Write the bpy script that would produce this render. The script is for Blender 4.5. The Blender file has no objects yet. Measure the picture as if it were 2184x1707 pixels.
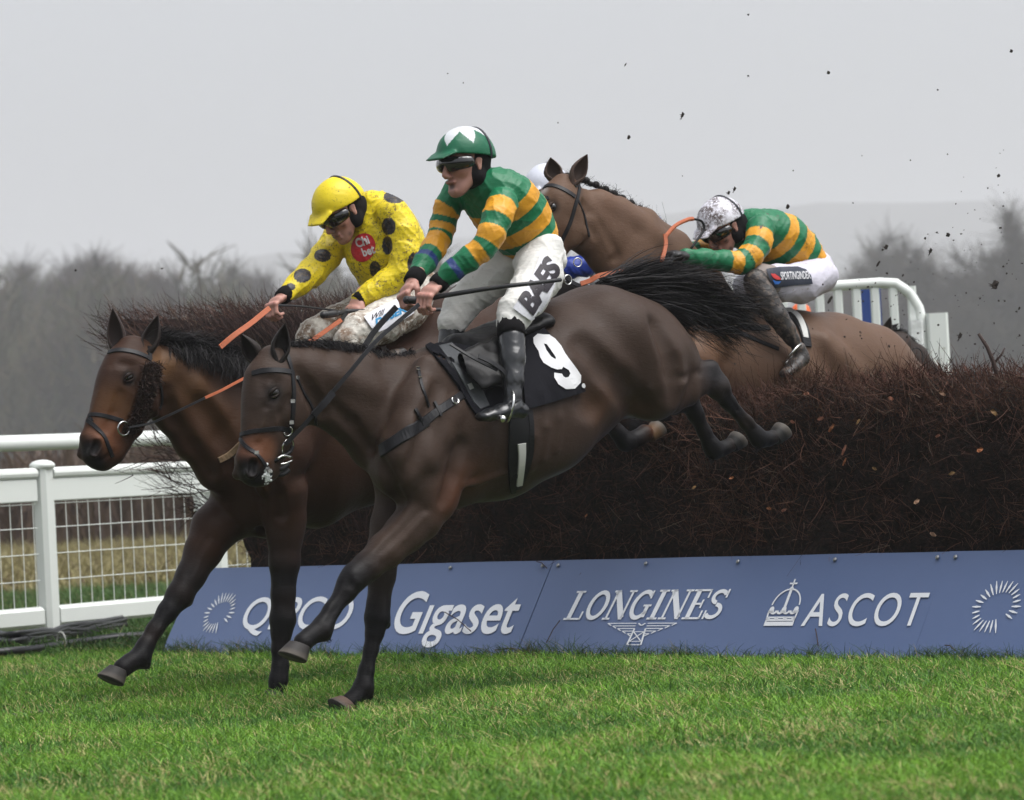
import bpy, bmesh, math, random
import numpy as np
from mathutils import Vector, Matrix, noise as mnoise
from mathutils.bvhtree import BVHTree

# ------------------------------------------------------------------ camera
SC = bpy.context.scene
COL = SC.collection
W0, H0, F0 = 2184.0, 1706.8, 8105.0          # layout frame (pixels of a 2184 px wide print) and focal length in it
ROLL, HORIZON, CAMZ = math.radians(2.9), 995.0, 0.9
PITCH = math.atan((HORIZON - H0/2)/F0)
_f = Vector((0, math.cos(PITCH), math.sin(PITCH)))
_U = Vector((0, -math.sin(PITCH), math.cos(PITCH)))
_X = Vector((1, 0, 0))
CR = _X*math.cos(ROLL) - _U*math.sin(ROLL)
CU = _X*math.sin(ROLL) + _U*math.cos(ROLL)
CF = _f
CAM = Vector((0, 0, CAMZ))
cam = bpy.data.cameras.new('camera')
co = bpy.data.objects.new('camera', cam); COL.objects.link(co)
M = Matrix((CR, CU, -CF)).transposed().to_4x4(); M.translation = CAM
co.matrix_world = M
cam.sensor_width = 36.0; cam.lens = 36.0*F0/W0; cam.clip_start = 0.5; cam.clip_end = 6000
cam.dof.use_dof = True; cam.dof.focus_distance = 15.7; cam.dof.aperture_fstop = 5.6
SC.camera = co

# ------------------------------------------------------------------ light
world = bpy.data.worlds.new('World'); SC.world = world; world.use_nodes = True
nt = world.node_tree; nt.nodes.clear()
sky = nt.nodes.new('ShaderNodeTexSky'); sky.sky_type = 'NISHITA'; sky.sun_disc = False
sky.sun_elevation = math.radians(66); sky.sun_rotation = math.radians(115)
sky.air_density = 1.0; sky.dust_density = 5.0; sky.ozone_density = 1.0
hs = nt.nodes.new('ShaderNodeHueSaturation'); hs.inputs['Saturation'].default_value = 0.2
bg = nt.nodes.new('ShaderNodeBackground'); bg.inputs['Strength'].default_value = 0.12
wo = nt.nodes.new('ShaderNodeOutputWorld')
nt.links.new(sky.outputs[0], hs.inputs['Color']); tint = nt.nodes.new('ShaderNodeMix'); tint.data_type = 'RGBA'; tint.blend_type = 'MULTIPLY'; tint.inputs[0].default_value = 1; tint.inputs[7].default_value = (.985, 1.0, 1.03, 1)
nt.links.new(hs.outputs[0], tint.inputs[6]); nt.links.new(tint.outputs[2], bg.inputs[0]); nt.links.new(bg.outputs[0], wo.inputs[0])
sun = bpy.data.lights.new('sun', 'SUN'); sun.energy = 1.5; sun.angle = math.radians(55); sun.color = (1.0, 0.98, 0.95)
so = bpy.data.objects.new('sun', sun); COL.objects.link(so)
# overcast: broad soft light from high up, a little from the right
_sd = Vector((math.sin(math.radians(115))*math.cos(math.radians(66)), math.cos(math.radians(115))*math.cos(math.radians(66)), math.sin(math.radians(66))))
so.rotation_euler = _sd.to_track_quat('Z', 'Y').to_euler()
SC.view_settings.view_transform = 'Standard'; SC.view_settings.look = 'None'
SC.view_settings.exposure = 0.76; SC.view_settings.gamma = 1.0
SC.render.engine = 'CYCLES'
SC.cycles.max_bounces = 6; SC.cycles.diffuse_bounces = 2; SC.cycles.glossy_bounces = 2; SC.cycles.volume_bounces = 1
SC.cycles.transparent_max_bounces = 6
SC.cycles.use_denoising = True
random.seed(7); rng = np.random.default_rng(7)

# ------------------------------------------------------------------ pixel helpers (points of the place measured off the print)
def ray(x, y):
    return (CF*F0 + CR*(x - W0/2) - CU*(y - H0/2)).normalized()
def at_depth(x, y, D):
    r = ray(x, y); return CAM + r*(D/r.y)
def at_z(x, y, z):
    r = ray(x, y); return CAM + r*((z - CAM.z)/r.z)
def project(p):
    v = p - CAM; d = v.dot(CF)
    return (W0/2 + F0*v.dot(CR)/d, H0/2 - F0*v.dot(CU)/d)

# ------------------------------------------------------------------ materials
MATS = {}
def nodes(name):
    m = bpy.data.materials.new(name); m.use_nodes = True
    t = m.node_tree; b = t.nodes['Principled BSDF']; return m, t, b
def coords(t, kind='Object', scale=1.0, stretch=None):
    tc = t.nodes.new('ShaderNodeTexCoord'); mp = t.nodes.new('ShaderNodeMapping')
    mp.inputs['Scale'].default_value = stretch or (scale, scale, scale)
    t.links.new(tc.outputs[kind], mp.inputs[0]); return mp.outputs[0]
def noise_tex(t, vec, scale, detail=4, rough=0.6):
    n = t.nodes.new('ShaderNodeTexNoise'); n.inputs['Scale'].default_value = scale
    n.inputs['Detail'].default_value = detail; n.inputs['Roughness'].default_value = rough
    t.links.new(vec, n.inputs['Vector']); return n.outputs['Fac']
def ramp(t, fac, stops):
    r = t.nodes.new('ShaderNodeValToRGB'); e = r.color_ramp.elements
    while len(e) < len(stops): e.new(0.5)
    for el, (p, c) in zip(e, stops):
        el.position = p; el.color = (c, c, c, 1) if isinstance(c, (int, float)) else (*c, 1)
    t.links.new(fac, r.inputs[0]); return r.outputs[0]
def mix(t, fac, a, b, mode='MIX'):
    m = t.nodes.new('ShaderNodeMix'); m.data_type = 'RGBA'; m.blend_type = mode
    for s, v in ((m.inputs[0], fac), (m.inputs[6], a), (m.inputs[7], b)):
        if isinstance(v, (int, float)): s.default_value = v
        elif isinstance(v, tuple): s.default_value = (*v, 1)
        else: t.links.new(v, s)
    return m.outputs[2]
def bump(t, b, h, strength=0.3, dist=0.01):
    n = t.nodes.new('ShaderNodeBump'); n.inputs['Strength'].default_value = strength; n.inputs['Distance'].default_value = dist
    t.links.new(h, n.inputs['Height']); t.links.new(n.outputs[0], b.inputs['Normal']); return n
def vcol(t):
    a = t.nodes.new('ShaderNodeAttribute'); a.attribute_name = 'Col'; return a.outputs['Color']
def mat(name, color=None, rough=0.6, metal=0.0, var=0.15, scale=30.0, bmp=0.2, bdist=0.004, spec=0.5, col_attr=False,
        mud=None, stretch=None, sheen=0.0, coat=0.0, sub=0.0):
    if name in MATS: return MATS[name]
    m, t, b = nodes(name)
    v = coords(t, stretch=stretch)
    n = noise_tex(t, v, scale, 5)
    base = vcol(t) if col_attr else color
    dark = mix(t, 1.0, base, (1-var, 1-var, 1-var), 'MULTIPLY')
    c = mix(t, n, dark, base)
    if mud:
        mc, amount, ms = mud
        n2 = noise_tex(t, v, ms, 7, 0.72)
        f = ramp(t, n2, [(1-amount-0.04, 0.0), (1-amount+0.03, 1.0)])
        c = mix(t, f, c, mc)
    t.links.new(c, b.inputs['Base Color'])
    b.inputs['Roughness'].default_value = rough; b.inputs['Metallic'].default_value = metal
    b.inputs['Specular IOR Level'].default_value = spec
    if sheen: b.inputs['Sheen Weight'].default_value = sheen
    if coat: b.inputs['Coat Weight'].default_value = coat
    if sub:
        b.inputs['Subsurface Weight'].default_value = sub; b.inputs['Subsurface Radius'].default_value = (0.01, 0.004, 0.002)
    if bmp: bump(t, b, n, bmp, bdist)
    MATS[name] = m; return m

# ------------------------------------------------------------------ objects
def mesh_obj(name, verts, faces, material=None, parent=None, smooth=False, colors=None, mat_idx=None):
    me = bpy.data.meshes.new(name)
    if isinstance(faces, np.ndarray):
        n, k = faces.shape
        verts = np.asarray(verts, dtype=np.float32)
        me.vertices.add(len(verts)); me.vertices.foreach_set('co', verts.ravel())
        me.loops.add(n*k); me.loops.foreach_set('vertex_index', faces.ravel().astype(np.int32))
        me.polygons.add(n); me.polygons.foreach_set('loop_start', np.arange(0, n*k, k, dtype=np.int32))
        me.update(calc_edges=True)
    else:
        me.from_pydata([tuple(v) for v in verts], [], [tuple(f) for f in faces]); me.update()
    mats = material if isinstance(material, (list, tuple)) else [material]
    for m in mats:
        if m: me.materials.append(m)
    if mat_idx is not None: me.polygons.foreach_set('material_index', np.asarray(mat_idx, dtype=np.int32))
    if smooth: me.polygons.foreach_set('use_smooth', np.ones(len(me.polygons), dtype=bool))
    if colors is not None:
        a = me.color_attributes.new('Col', 'FLOAT_COLOR', 'POINT')
        c = np.ones((len(me.vertices), 4), dtype=np.float32); c[:, :3] = colors
        a.data.foreach_set('color', c.ravel())
    me.validate()
    o = bpy.data.objects.new(name, me); COL.objects.link(o)
    if parent: o.parent = parent
    return o
def tag(o, label=None, cat=None, group=None, kind=None):
    if label: o['label'] = label
    if cat: o['category'] = cat
    if group: o['group'] = group
    if kind: o['kind'] = kind
    return o
def empty(name, loc, label, cat, group=None, rz=0.0):
    o = bpy.data.objects.new(name, None); o.empty_display_size = 0.1; COL.objects.link(o)
    o.location = loc; o.rotation_euler = (0, 0, rz)
    return tag(o, label, cat, group)

class MB:
    """collects shapes for ONE mesh"""
    def __init__(s): s.v = []; s.f = []; s.c = []; s.mi = []; s.cur = (1, 1, 1); s.m = 0; s.rng = []; s.frng = []
    def add(s, vs, fs):
        k = len(s.v); s.rng.append((k, k+len(vs))); s.frng.append((len(s.f), len(s.f)+len(fs))); s.v += [tuple(v) for v in vs]; s.f += [tuple(i+k for i in f) for f in fs]
        s.c += [s.cur]*len(vs); s.mi += [s.m]*len(fs); return s
    def box(s, c, x, y, z):
        c, x, y, z = Vector(c), Vector(x), Vector(y), Vector(z)
        vs = [c + x*a + y*b + z*d for a in (-.5, .5) for b in (-.5, .5) for d in (-.5, .5)]
        return s.add(vs, [(0,1,3,2),(4,6,7,5),(0,4,5,1),(2,3,7,6),(0,2,6,4),(1,5,7,3)])
    def rbox(s, c, x, y, z, r=0.15):
        """box with chamfered long edges along z"""
        c, x, y, z = Vector(c), Vector(x), Vector(y), Vector(z)
        lx, ly = x.length, y.length; k = min(lx, ly)*r
        a, b = k/lx, k/ly
        pr = [(-.5+a,-.5),(.5-a,-.5),(.5,-.5+b),(.5,.5-b),(.5-a,.5),(-.5+a,.5),(-.5,.5-b),(-.5,-.5+b)]
        vs = [c + x*p + y*q + z*d for d in (-.5, .5) for p, q in pr]
        fs = [(i, (i+1) % 8, 8+(i+1) % 8, 8+i) for i in range(8)] + [tuple(range(7, -1, -1)), tuple(range(8, 16))]
        return s.add(vs, fs)
    def tube(s, pts, r, n=8, caps=True, flat=None):
        """tube through pts; r number or list; flat=(normal list or None, ratio)"""
        pts = [Vector(p) for p in pts]; N = len(pts)
        rr = r if isinstance(r, (list, tuple)) else [r]*N
        up = Vector((0, 0, 1)); vs = []
        prev = None
        for i, p in enumerate(pts):
            t = (pts[min(i+1, N-1)] - pts[max(i-1, 0)]).normalized()
            if prev is None:
                a = t.cross(up if abs(t.z) < .9 else Vector((1, 0, 0))).normalized()
            else:
                a = (prev - t*prev.dot(t)).normalized()
            prev = a; b = t.cross(a)
            for k in range(n):
                th = 2*math.pi*k/n
                vs.append(p + (a*math.cos(th) + b*math.sin(th))*rr[i])
        fs = [(i*n+k, i*n+(k+1) % n, (i+1)*n+(k+1) % n, (i+1)*n+k) for i in range(N-1) for k in range(n)]
        if caps: fs += [tuple(range(n-1, -1, -1)), tuple(range((N-1)*n, N*n))]
        return s.add(vs, fs)
    def ribbon(s, pts, nrm, w, th):
        """strap: rectangular section of width w and thickness th, lying against normals nrm"""
        N = len(pts); vs = []
        for i in range(N):
            p = Vector(pts[i]); t = (Vector(pts[min(i+1, N-1)]) - Vector(pts[max(i-1, 0)])).normalized()
            n = Vector(nrm[i]).normalized(); sd = t.cross(n).normalized(); n = sd.cross(t)
            ww = w[i] if isinstance(w, (list, tuple)) else w
            for a, b in ((-.5, 0), (.5, 0), (.42, 1), (-.42, 1)):
                vs.append(p + sd*ww*a + n*th*b)
        fs = [(i*4+k, i*4+(k+1) % 4, (i+1)*4+(k+1) % 4, (i+1)*4+k) for i in range(N-1) for k in range(4)]
        fs += [(3, 2, 1, 0), tuple((N-1)*4+k for k in range(4))]
        return s.add(vs, fs)
    def sphere(s, c, r, n=12, m=8, axes=None):
        c = Vector(c); A = axes or (Vector((1,0,0)), Vector((0,1,0)), Vector((0,0,1)))
        rr = r if isinstance(r, (list, tuple)) else (r, r, r)
        vs = [c + A[2]*rr[2]]
        for j in range(1, m):
            ph = math.pi*j/m
            for k in range(n):
                th = 2*math.pi*k/n
                vs.append(c + A[0]*rr[0]*math.sin(ph)*math.cos(th) + A[1]*rr[1]*math.sin(ph)*math.sin(th) + A[2]*rr[2]*math.cos(ph))
        vs.append(c - A[2]*rr[2])
        fs = [(0, 1+k, 1+(k+1) % n) for k in range(n)]
        fs += [(1+(j-1)*n+k, 1+j*n+k, 1+j*n+(k+1) % n, 1+(j-1)*n+(k+1) % n) for j in range(1, m-1) for k in range(n)]
        L = len(vs)-1
        fs += [(L, 1+(m-2)*n+(k+1) % n, 1+(m-2)*n+k) for k in range(n)]
        return s.add(vs, fs)
    def torus(s, c, ax, R, r, n=20, k=6, arc=1.0, start=0.0):
        ax = Vector(ax).normalized(); a = ax.orthogonal().normalized(); b = ax.cross(a)
        pts = [Vector(c) + (a*math.cos(t) + b*math.sin(t))*R for t in [start + 2*math.pi*arc*i/n for i in range(n+1)]]
        return s.tube(pts, r, k, caps=arc < 1)
    def build(s, name, material, parent=None, smooth=False, colors=False):
        return mesh_obj(name, s.v, s.f, material, parent, smooth, np.array(s.c, dtype=np.float32) if colors else None,
                        s.mi if isinstance(material, (list, tuple)) else None)
    def build_each(s, name, material, parent=None, smooth=False):
        """one object for every separate shape"""
        out = []
        for (k, e), (fk, fe) in zip(s.rng, s.frng): out.append(mesh_obj(name, s.v[k:e], [tuple(i-k for i in f) for f in s.f[fk:fe]], material, parent, smooth))
        return out

def smooth_path(pts, n=8):
    """Catmull-Rom through pts"""
    P = [Vector(p) for p in pts]
    if len(P) < 3: return [P[0].lerp(P[-1], i/n) for i in range(n+1)]
    P = [P[0]*2-P[1]] + P + [P[-1]*2-P[-2]]; out = []
    for i in range(1, len(P)-2):
        for k in range(n):
            t = k/n; a, b, c, d = P[i-1], P[i], P[i+1], P[i+2]
            out.append(0.5*((b*2) + (c-a)*t + (a*2-b*5+c*4-d)*t*t + (b*3-a-c*3+d)*t*t*t))
    out.append(P[-2]); return out

# strands: thin ribbons, all in one mesh (hair, twigs, grass)
def strands(name, P, w0, w1, material, parent=None, colors=None, side=None, smooth=False):
    """P (N,K,3) float array of centre lines; w0,w1 widths (N,) at root and tip"""
    N, K, _ = P.shape
    T = np.gradient(P, axis=1); T /= np.linalg.norm(T, axis=2, keepdims=True)+1e-9
    if side is None:
        side = rng.normal(size=(N, 3)); side[:, 1] *= 0.3
    sd = np.cross(T, np.repeat(side[:, None, :], K, 1)); sd /= np.linalg.norm(sd, axis=2, keepdims=True)+1e-9
    t = np.linspace(0, 1, K)[None, :]
    w = (np.asarray(w0)[:, None]*(1-t) + np.asarray(w1)[:, None]*t)[..., None]*0.5
    V = np.stack([P - sd*w, P + sd*w], axis=2).reshape(-1, 3)
    base = (np.arange(N)*K*2)[:, None] + (np.arange(K-1)*2)[None, :]
    F = np.stack([base, base+1, base+3, base+2], axis=-1).reshape(-1, 4)
    C = None
    if colors is not None: C = np.repeat(colors, K*2, axis=0) if colors.shape[0] == N else colors
    return mesh_obj(name, V, F, material, parent, smooth, C)
# ------------------------------------------------------------------ setting
def ground_material():
    m, t, b = nodes('turf soil')
    v = coords(t, 'Object')
    n1 = noise_tex(t, v, 1.2, 5); n2 = noise_tex(t, v, 18, 6)
    c = mix(t, ramp(t, n1, [(0.35, 0.0), (0.65, 1.0)]), (0.045, 0.10, 0.015), (0.075, 0.125, 0.02))
    c = mix(t, ramp(t, n2, [(0.35, 0.3), (0.65, 1.0)]), c, (0.045, 0.032, 0.018))
    t.links.new(c, b.inputs['Base Color']); b.inputs['Roughness'].default_value = 0.9
    bump(t, b, n2, 0.6, 0.03); return m
def add_plane(name, pts, z, material):
    o = mesh_obj(name, [(x, y, z) for x, y in pts], [tuple(range(len(pts)))], material)
    return tag(o, kind='structure')
add_plane('ground', [(-1900, 2), (1900, 2), (1900, 3000), (-1900, 3000)], 0.0, ground_material())
def meadow_mat(name, c1, c2):
    m, t, b = nodes(name); v = coords(t, 'Object')
    c = mix(t, noise_tex(t, v, 0.8, 6), c1, c2); t.links.new(c, b.inputs['Base Color']); b.inputs['Roughness'].default_value = 1
    bump(t, b, noise_tex(t, v, 6, 5), 0.8, 0.05); return m
add_plane('rough_meadow', [(-40, 33), (40, 31), (60, 60), (-60, 60)], 0.004, meadow_mat('dry meadow', (0.20, 0.17, 0.075), (0.13, 0.14, 0.05)))

def grass(name, region, n, hgt, wid, cols, seed, z0=0.0, label=None, keep=None):
    r = np.random.default_rng(seed)
    pts = region(r, n)
    if keep is not None: pts = pts[keep(pts)]
    n = len(pts); K = 4
    # tussock pattern: height and colour follow smooth random patches
    f = (np.sin(pts[:, 0]*3.1+np.sin(pts[:, 1]*2.3)*2)+np.sin(pts[:, 1]*4.3+np.cos(pts[:, 0]*5.7)*1.5))*0.25+0.5
    g = (np.sin(pts[:, 0]*13.0+np.sin(pts[:, 1]*9)*2)*np.sin(pts[:, 1]*11.0+np.cos(pts[:, 0]*7)*2))*0.5+0.5
    h = hgt*(0.55+0.5*f+0.35*g)*r.uniform(0.5, 1.25, n)
    lean = r.normal(size=(n, 2))*0.55 + np.array([-0.15, -0.1])
    t = np.linspace(0, 1, K)[None, :]
    P = np.zeros((n, K, 3))
    P[:, :, 0] = pts[:, 0:1] + lean[:, 0:1]*h[:, None]*t**1.8
    P[:, :, 1] = pts[:, 1:2] + lean[:, 1:2]*h[:, None]*t**1.8
    P[:, :, 2] = z0 + h[:, None]*t*(1-0.25*t*np.clip(np.linalg.norm(lean, axis=1), 0, 1.4)[:, None])
    c0, c1, c2 = [np.array(c) for c in cols]
    k = np.clip(0.35+0.5*(f-0.5)+r.normal(size=n)*0.28, 0, 1)[:, None]
    C = c0*(1-k)+c1*k
    q = np.sin(pts[:, 0]*1.7+1.3*np.sin(pts[:, 1]*1.1+2))*np.sin(pts[:, 1]*1.9+1.1*np.sin(pts[:, 0]*1.4)); q2 = np.sin(pts[:, 0]*6.1+2*np.sin(pts[:, 1]*5.2))*np.sin(pts[:, 1]*7.3+1.5*np.sin(pts[:, 0]*4.1+1))
    k = np.clip(k+.07*q[:, None]+.13*q2[:, None], 0, 1); C = c0*(1-k)+c1*k
    dead = (r.random(n) < 0.05+0.12*(g > .8)+.22*(q2 > .72)+.10*(q < -.6))[:, None]
    C = np.where(dead, c2, C)*r.uniform(0.75, 1.2, n)[:, None]
    th = r.uniform(0, math.pi, n)
    side = np.stack([np.sin(th)*0.5, -np.abs(np.cos(th))-0.4, np.zeros(n)], 1)
    w = wid*r.uniform(0.6, 1.4, n)
    o = strands(name, P, w, w*0.12, mat('grass blades', rough=0.55, col_attr=True, var=0.25, scale=6, bmp=0, spec=0.35), colors=C, side=side)
    return tag(o, label, 'grass', kind='stuff')
A0 = at_z(341, 1400, 0.0); B0 = at_z(2184, 1411, 0.0)       # foot of the board, left and right
FE = (B0-A0).normalized(); FN = Vector((-FE.y, FE.x, 0)).normalized()     # along the fence; into the fence
if FN.y < 0: FN = -FN
FL = (B0-A0).length
DIV = [(at_z(x, y, 0), rx, ry) for x, y, rx, ry in ((60,1527,.26,.12),(95,1519,.10,.06),(590,1487,.07,.10),(735,1522,.09,.10),(840,1560,.13,.05),(1480,1570,.10,.05),(1240,1486,.10,.04),(2010,1530,.14,.06),(1700,1640,.07,.04),(420,1600,.08,.04),(1010,1455,.08,.05),(1890,1470,.09,.05))]
CABL = [at_z(x, y, 0) for x, y in ((-40,1396),(60,1390),(150,1378),(262,1360))]
def behind_board(p):      # keep turf out of the fence itself, off the hoof marks and from under the cables
    k = np.ones(len(p), bool)
    for c, rx, ry in DIV: k &= ~((((p[:, 0]-c.x)/rx)**2+((p[:, 1]-c.y)/(ry*2.2))**2+np.sin(p[:, 0]*60)*.2+np.sin(p[:, 1]*47)*.2 < .8) & (rng.random(len(p)) < .82))
    for a, b in zip(CABL[:-1], CABL[1:]):
        dx, dy = b.x-a.x, b.y-a.y; t = np.clip(((p[:, 0]-a.x)*dx+(p[:, 1]-a.y)*dy)/(dx*dx+dy*dy), 0, 1); k &= (np.hypot(p[:, 0]-a.x-t*dx, p[:, 1]-a.y-t*dy) > .22)
    return k & in_front(p)
def in_front(p):
    u = (p[:, 0]-A0.x)*FE.x+(p[:, 1]-A0.y)*FE.y; w = (p[:, 0]-A0.x)*FN.x+(p[:, 1]-A0.y)*FN.y
    return ~((u > 0.0) & (w > 0.02) & (w < 1.6))
def reg_near(r, n):
    y = 9.3+(21.5-9.3)*r.random(n)**1.25; x = (r.random(n)*2-1)*(0.145*y+0.25); return np.stack([x, y], 1)
GC = ((0.042, 0.140, 0.012), (0.225, 0.450, 0.034), (0.50, 0.43, 0.18))
grass('grass', reg_near, 230000, 0.042, 0.0042, GC, 3, label='short wet green turf of the landing side', keep=behind_board)
def reg_mid(r, n):
    y = 20.5+(33-20.5)*r.random(n); x = (-0.142*y-0.2)+r.random(n)*(0.12*y); return np.stack([x, y], 1)
grass('grass', reg_mid, 26000, 0.08, 0.009, ((0.03, 0.085, 0.012), (0.07, 0.15, 0.02), (0.16, 0.15, 0.06)), 4, label='longer green grass beyond the white rail')
def reg_far(r, n):
    y = 33+(52-33)*r.random(n); x = (-0.15*y)+r.random(n)*(0.13*y); return np.stack([x, y], 1)
grass('meadow_grass', reg_far, 24000, 0.22, 0.018, ((0.20, 0.17, 0.07), (0.30, 0.26, 0.11), (0.12, 0.08, 0.04)), 5, label='straw coloured rough grass beyond the green strip')
# longer tufts the mower cannot reach along the foot of the board
def reg_foot(r, n):
    u = r.random(n)*(FL+0.6); k = (np.sin(u*7.1)+np.sin(u*17.3+1)*0.7+np.sin(u*2.3))*0.33
    keep = r.random(n) < np.clip(0.45+0.6*k, 0.1, 1); u = u[keep]
    w = -np.abs(r.normal(size=len(u)))*0.03-0.01
    return np.stack([A0.x+FE.x*u+FN.x*w, A0.y+FE.y*u+FN.y*w], 1)
grass('grass', reg_foot, 5200, 0.085, 0.0035, ((0.02, 0.055, 0.008), (0.05, 0.11, 0.012), (0.16, 0.14, 0.06)), 6, label='longer dark grass tufts along the foot of the blue boards')
# bracken and heather bank far behind the rails
def bank(name, y0, y1, x0, x1, h, n, cols, seed, label):
    r = np.random.default_rng(seed); K = 5
    x = r.uniform(x0, x1, n); y = r.uniform(y0, y1, n)
    hh = h*(0.75+0.2*np.sin(x*0.9)+0.12*np.sin(x*2.7+1)+0.08*np.sin(y*3))*r.uniform(0.35, 1.05, n)
    t = np.linspace(0, 1, K)[None]; lean = r.normal(size=(n, 2))*0.35
    P = np.zeros((n, K, 3)); P[:, :, 0] = x[:, None]+lean[:, :1]*hh[:, None]*t**1.5
    P[:, :, 1] = y[:, None]+lean[:, 1:]*hh[:, None]*t**1.5; P[:, :, 2] = hh[:, None]*t
    a, b = np.array(cols[0]), np.array(cols[1]); k = r.random(n)[:, None]
    side = np.stack([r.normal(size=n)*.3, -np.ones(n), np.zeros(n)], 1)
    o = strands(name, P, np.full(n, 0.05), np.full(n, 0.012), mat('grass blades'), colors=a*(1-k)+b*k, side=side)
    return tag(o, label, 'bracken', kind='stuff')
bank('bracken', 52, 60, -11, 14, 1.75, 30000, ((0.075, 0.045, 0.035), (0.13, 0.085, 0.055)), 8, 'brown winter bracken bank beyond the rough meadow')

# hill fading into the mist
def hill(name, y, prof, depth, material):
    n = len(prof); vs = []
    for x, z in prof: vs += [(x, y, -1), (x, y, z), (x, y+depth, z*1.05)]
    fs = []
    for i in range(n-1):
        a = i*3; b = a+3; fs += [(a, b, b+1, a+1), (a+1, b+1, b+2, a+2)]
    o = mesh_obj(name, vs, fs, material, smooth=True); return tag(o, kind='structure')
mh, th_, bh = nodes('misty wooded hill'); vv = coords(th_, 'Object')
th_.links.new(mix(th_, noise_tex(th_, vv, 0.05, 6), (0.03, 0.035, 0.03), (0.07, 0.06, 0.05)), bh.inputs['Base Color']); bh.inputs['Roughness'].default_value = 1
pr = []
for i in range(90):
    x = -1000+i*23; pr.append((x*1.28, 138+10*math.sin(x*0.0035+0.6)+4*math.sin(x*0.015)+5*mnoise.noise((x*0.035, 0, 0))))
hill('hill', 2300, pr, 200, mh)

# bare winter trees (trunk > limbs and a haze of fine twigs)
BARK = mat('tree bark', (0.040, 0.034, 0.027), 0.9, spec=.1, var=0.4, scale=8, bmp=0.5, bdist=0.02)
TWIG = mat('tree twigs', rough=0.9, spec=.1, col_attr=True, var=0.3, scale=4, bmp=0)
def make_tree(seed, H, spread, ntw, name, tcol):
    r = random.Random(seed); mb = MB(); tips = []
    def grow(p, d, L, rad, lvl):
        pts = [p]; q = p; dd = d.normalized()
        for i in range(4):
            dd = (dd + Vector((r.gauss(0, .13), r.gauss(0, .13), r.gauss(0.05, .08)))).normalized()
            q = q + dd*L/4; pts.append(q)
        mb.tube(pts, [rad*(1-0.15*i)*(.45 if lvl >= 2 else .7 if lvl else 1) for i in range(5)], 6 if lvl < 2 else 4, caps=False)
        if lvl >= 2: tips.append((q, dd)); tips.append((pts[3], dd)); tips.append((pts[2], dd))
        if lvl >= 3: return
        for k in range(5 if lvl == 0 else 4):
            t = r.uniform(0.45, 1) if lvl else r.uniform(.5, 1.0)
            b = pts[min(4, int(t*4))]
            a = r.uniform(0, 2*math.pi); el = r.uniform(0.35, 1.1)*spread
            o = dd.orthogonal().normalized(); o.rotate(Matrix.Rotation(a, 3, dd))
            grow(b, dd*math.cos(el)+o*math.sin(el), L*r.uniform(.58, .78), rad*0.52, lvl+1)
        grow(q, dd, L*0.65, rad*0.55, lvl+1)
    grow(Vector((0, 0, 0)), Vector((0, 0, 1)), H*0.36, H*0.022, 0)
    rt = np.random.default_rng(seed); n = ntw; K = 4
    ti = rt.integers(0, len(tips), n); base = np.array([tuple(tips[i][0]) for i in ti]); dr = np.array([tuple(tips[i][1]) for i in ti])
    d = dr*0.8+rt.normal(size=(n, 3))*0.75+np.array([0, 0, 0.25]); d /= np.linalg.norm(d, axis=1)[:, None]
    L = H*0.075*rt.uniform(.4, 1.3, n)
    t = np.linspace(0, 1, K)[None, :, None]; bend = rt.normal(size=(n, 1, 3))*0.25
    P = base[:, None]+(d[:, None]*t+bend*t**2)*L[:, None, None]
    k = rt.random(n)[:, None]; C = np.array(tcol[0])*(1-k)+np.array(tcol[1])*k
    tmpl = [mb, P, C]
    root = empty(name, (0, 0, 0), 'x', 'tree'); root['h'] = float(max(np.percentile(P[:, -1, 2], 99.9), max(v[2] for v in mb.v)))
    mb.build('trunk', BARK, root, smooth=True)
    strands('crown', P, np.full(n, H*0.0022), np.full(n, H*0.0010), TWIG, root, colors=C)
    return root
T1 = make_tree(21, 11, 0.85, 28000, 'bare_tree', ((0.050, 0.040, 0.030), (0.080, 0.060, 0.046)))
T2 = make_tree(6, 11, 0.8, 28000, 'bare_tree', ((0.045, 0.042, 0.030), (0.075, 0.062, 0.045)))
T3 = make_tree(33, 11, 0.7, 28000, 'bare_tree', ((0.055, 0.040, 0.033), (0.090, 0.062, 0.050)))
used = set(); T_H = {T.name: T['h'] for T in (T1, T2, T3)}
for T in (T1, T2, T3): del T['h']
def place_tree(T, x_o, top_o, D, label, group, rz=0.0, kind_s=1.0):
    if T.name in used:
        o = T.copy(); COL.objects.link(o)
        for ch in T.children:
            c = ch.copy(); COL.objects.link(c); c.parent = o
    else: used.add(T.name); o = T
    D = D*2.5; p = at_depth(x_o, top_o, D); s = p.z/T_H[T.name]
    o.location = (p.x, p.y, 0); o.scale = (s*kind_s, s*kind_s, s); o.rotation_euler = (0, 0, rz)
    tag(o, label, 'tree', group); return o
lefts = [(10,560,150),(60,545,170),(120,548,160),(175,575,140),(235,590,150),(290,548,180),(345,590,150),(395,575,160),(455,560,150),
         (505,556,145),(560,575,150),(610,590,165),(665,585,180),(35,600,130),(150,625,125),(265,630,125),(420,620,125),(540,620,130),(720,620,170),(800,640,175)]
for i, (x, y, D) in enumerate(lefts):
    place_tree((T1, T3)[i % 2], x, y, D, 'bare brown winter tree in the misty wood on the left', 'bare trees of the misty wood on the left', i*1.3, 1.1)
rights = [(1845,488,165,'bare round-topped tree just above the white picket wing',T2,1.15),(2120,442,150,'tallest bare tree, at the right edge of the picture',T1,1.2),
          (2010,560,185,'thin misty tree between the two big bare trees',T3,0.9),(1700,560,230,'faint bare tree low behind the crouching rider on the right',T2,1.0),(2200,500,160,'bare tree partly cut by the right picture edge',T2,1.1),
          (1930,600,150,'low bare tree right of the picket wing post',T3,1.2),(2080,640,140,'low brown tree under the tallest tree on the right',T2,1.3)]
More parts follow.
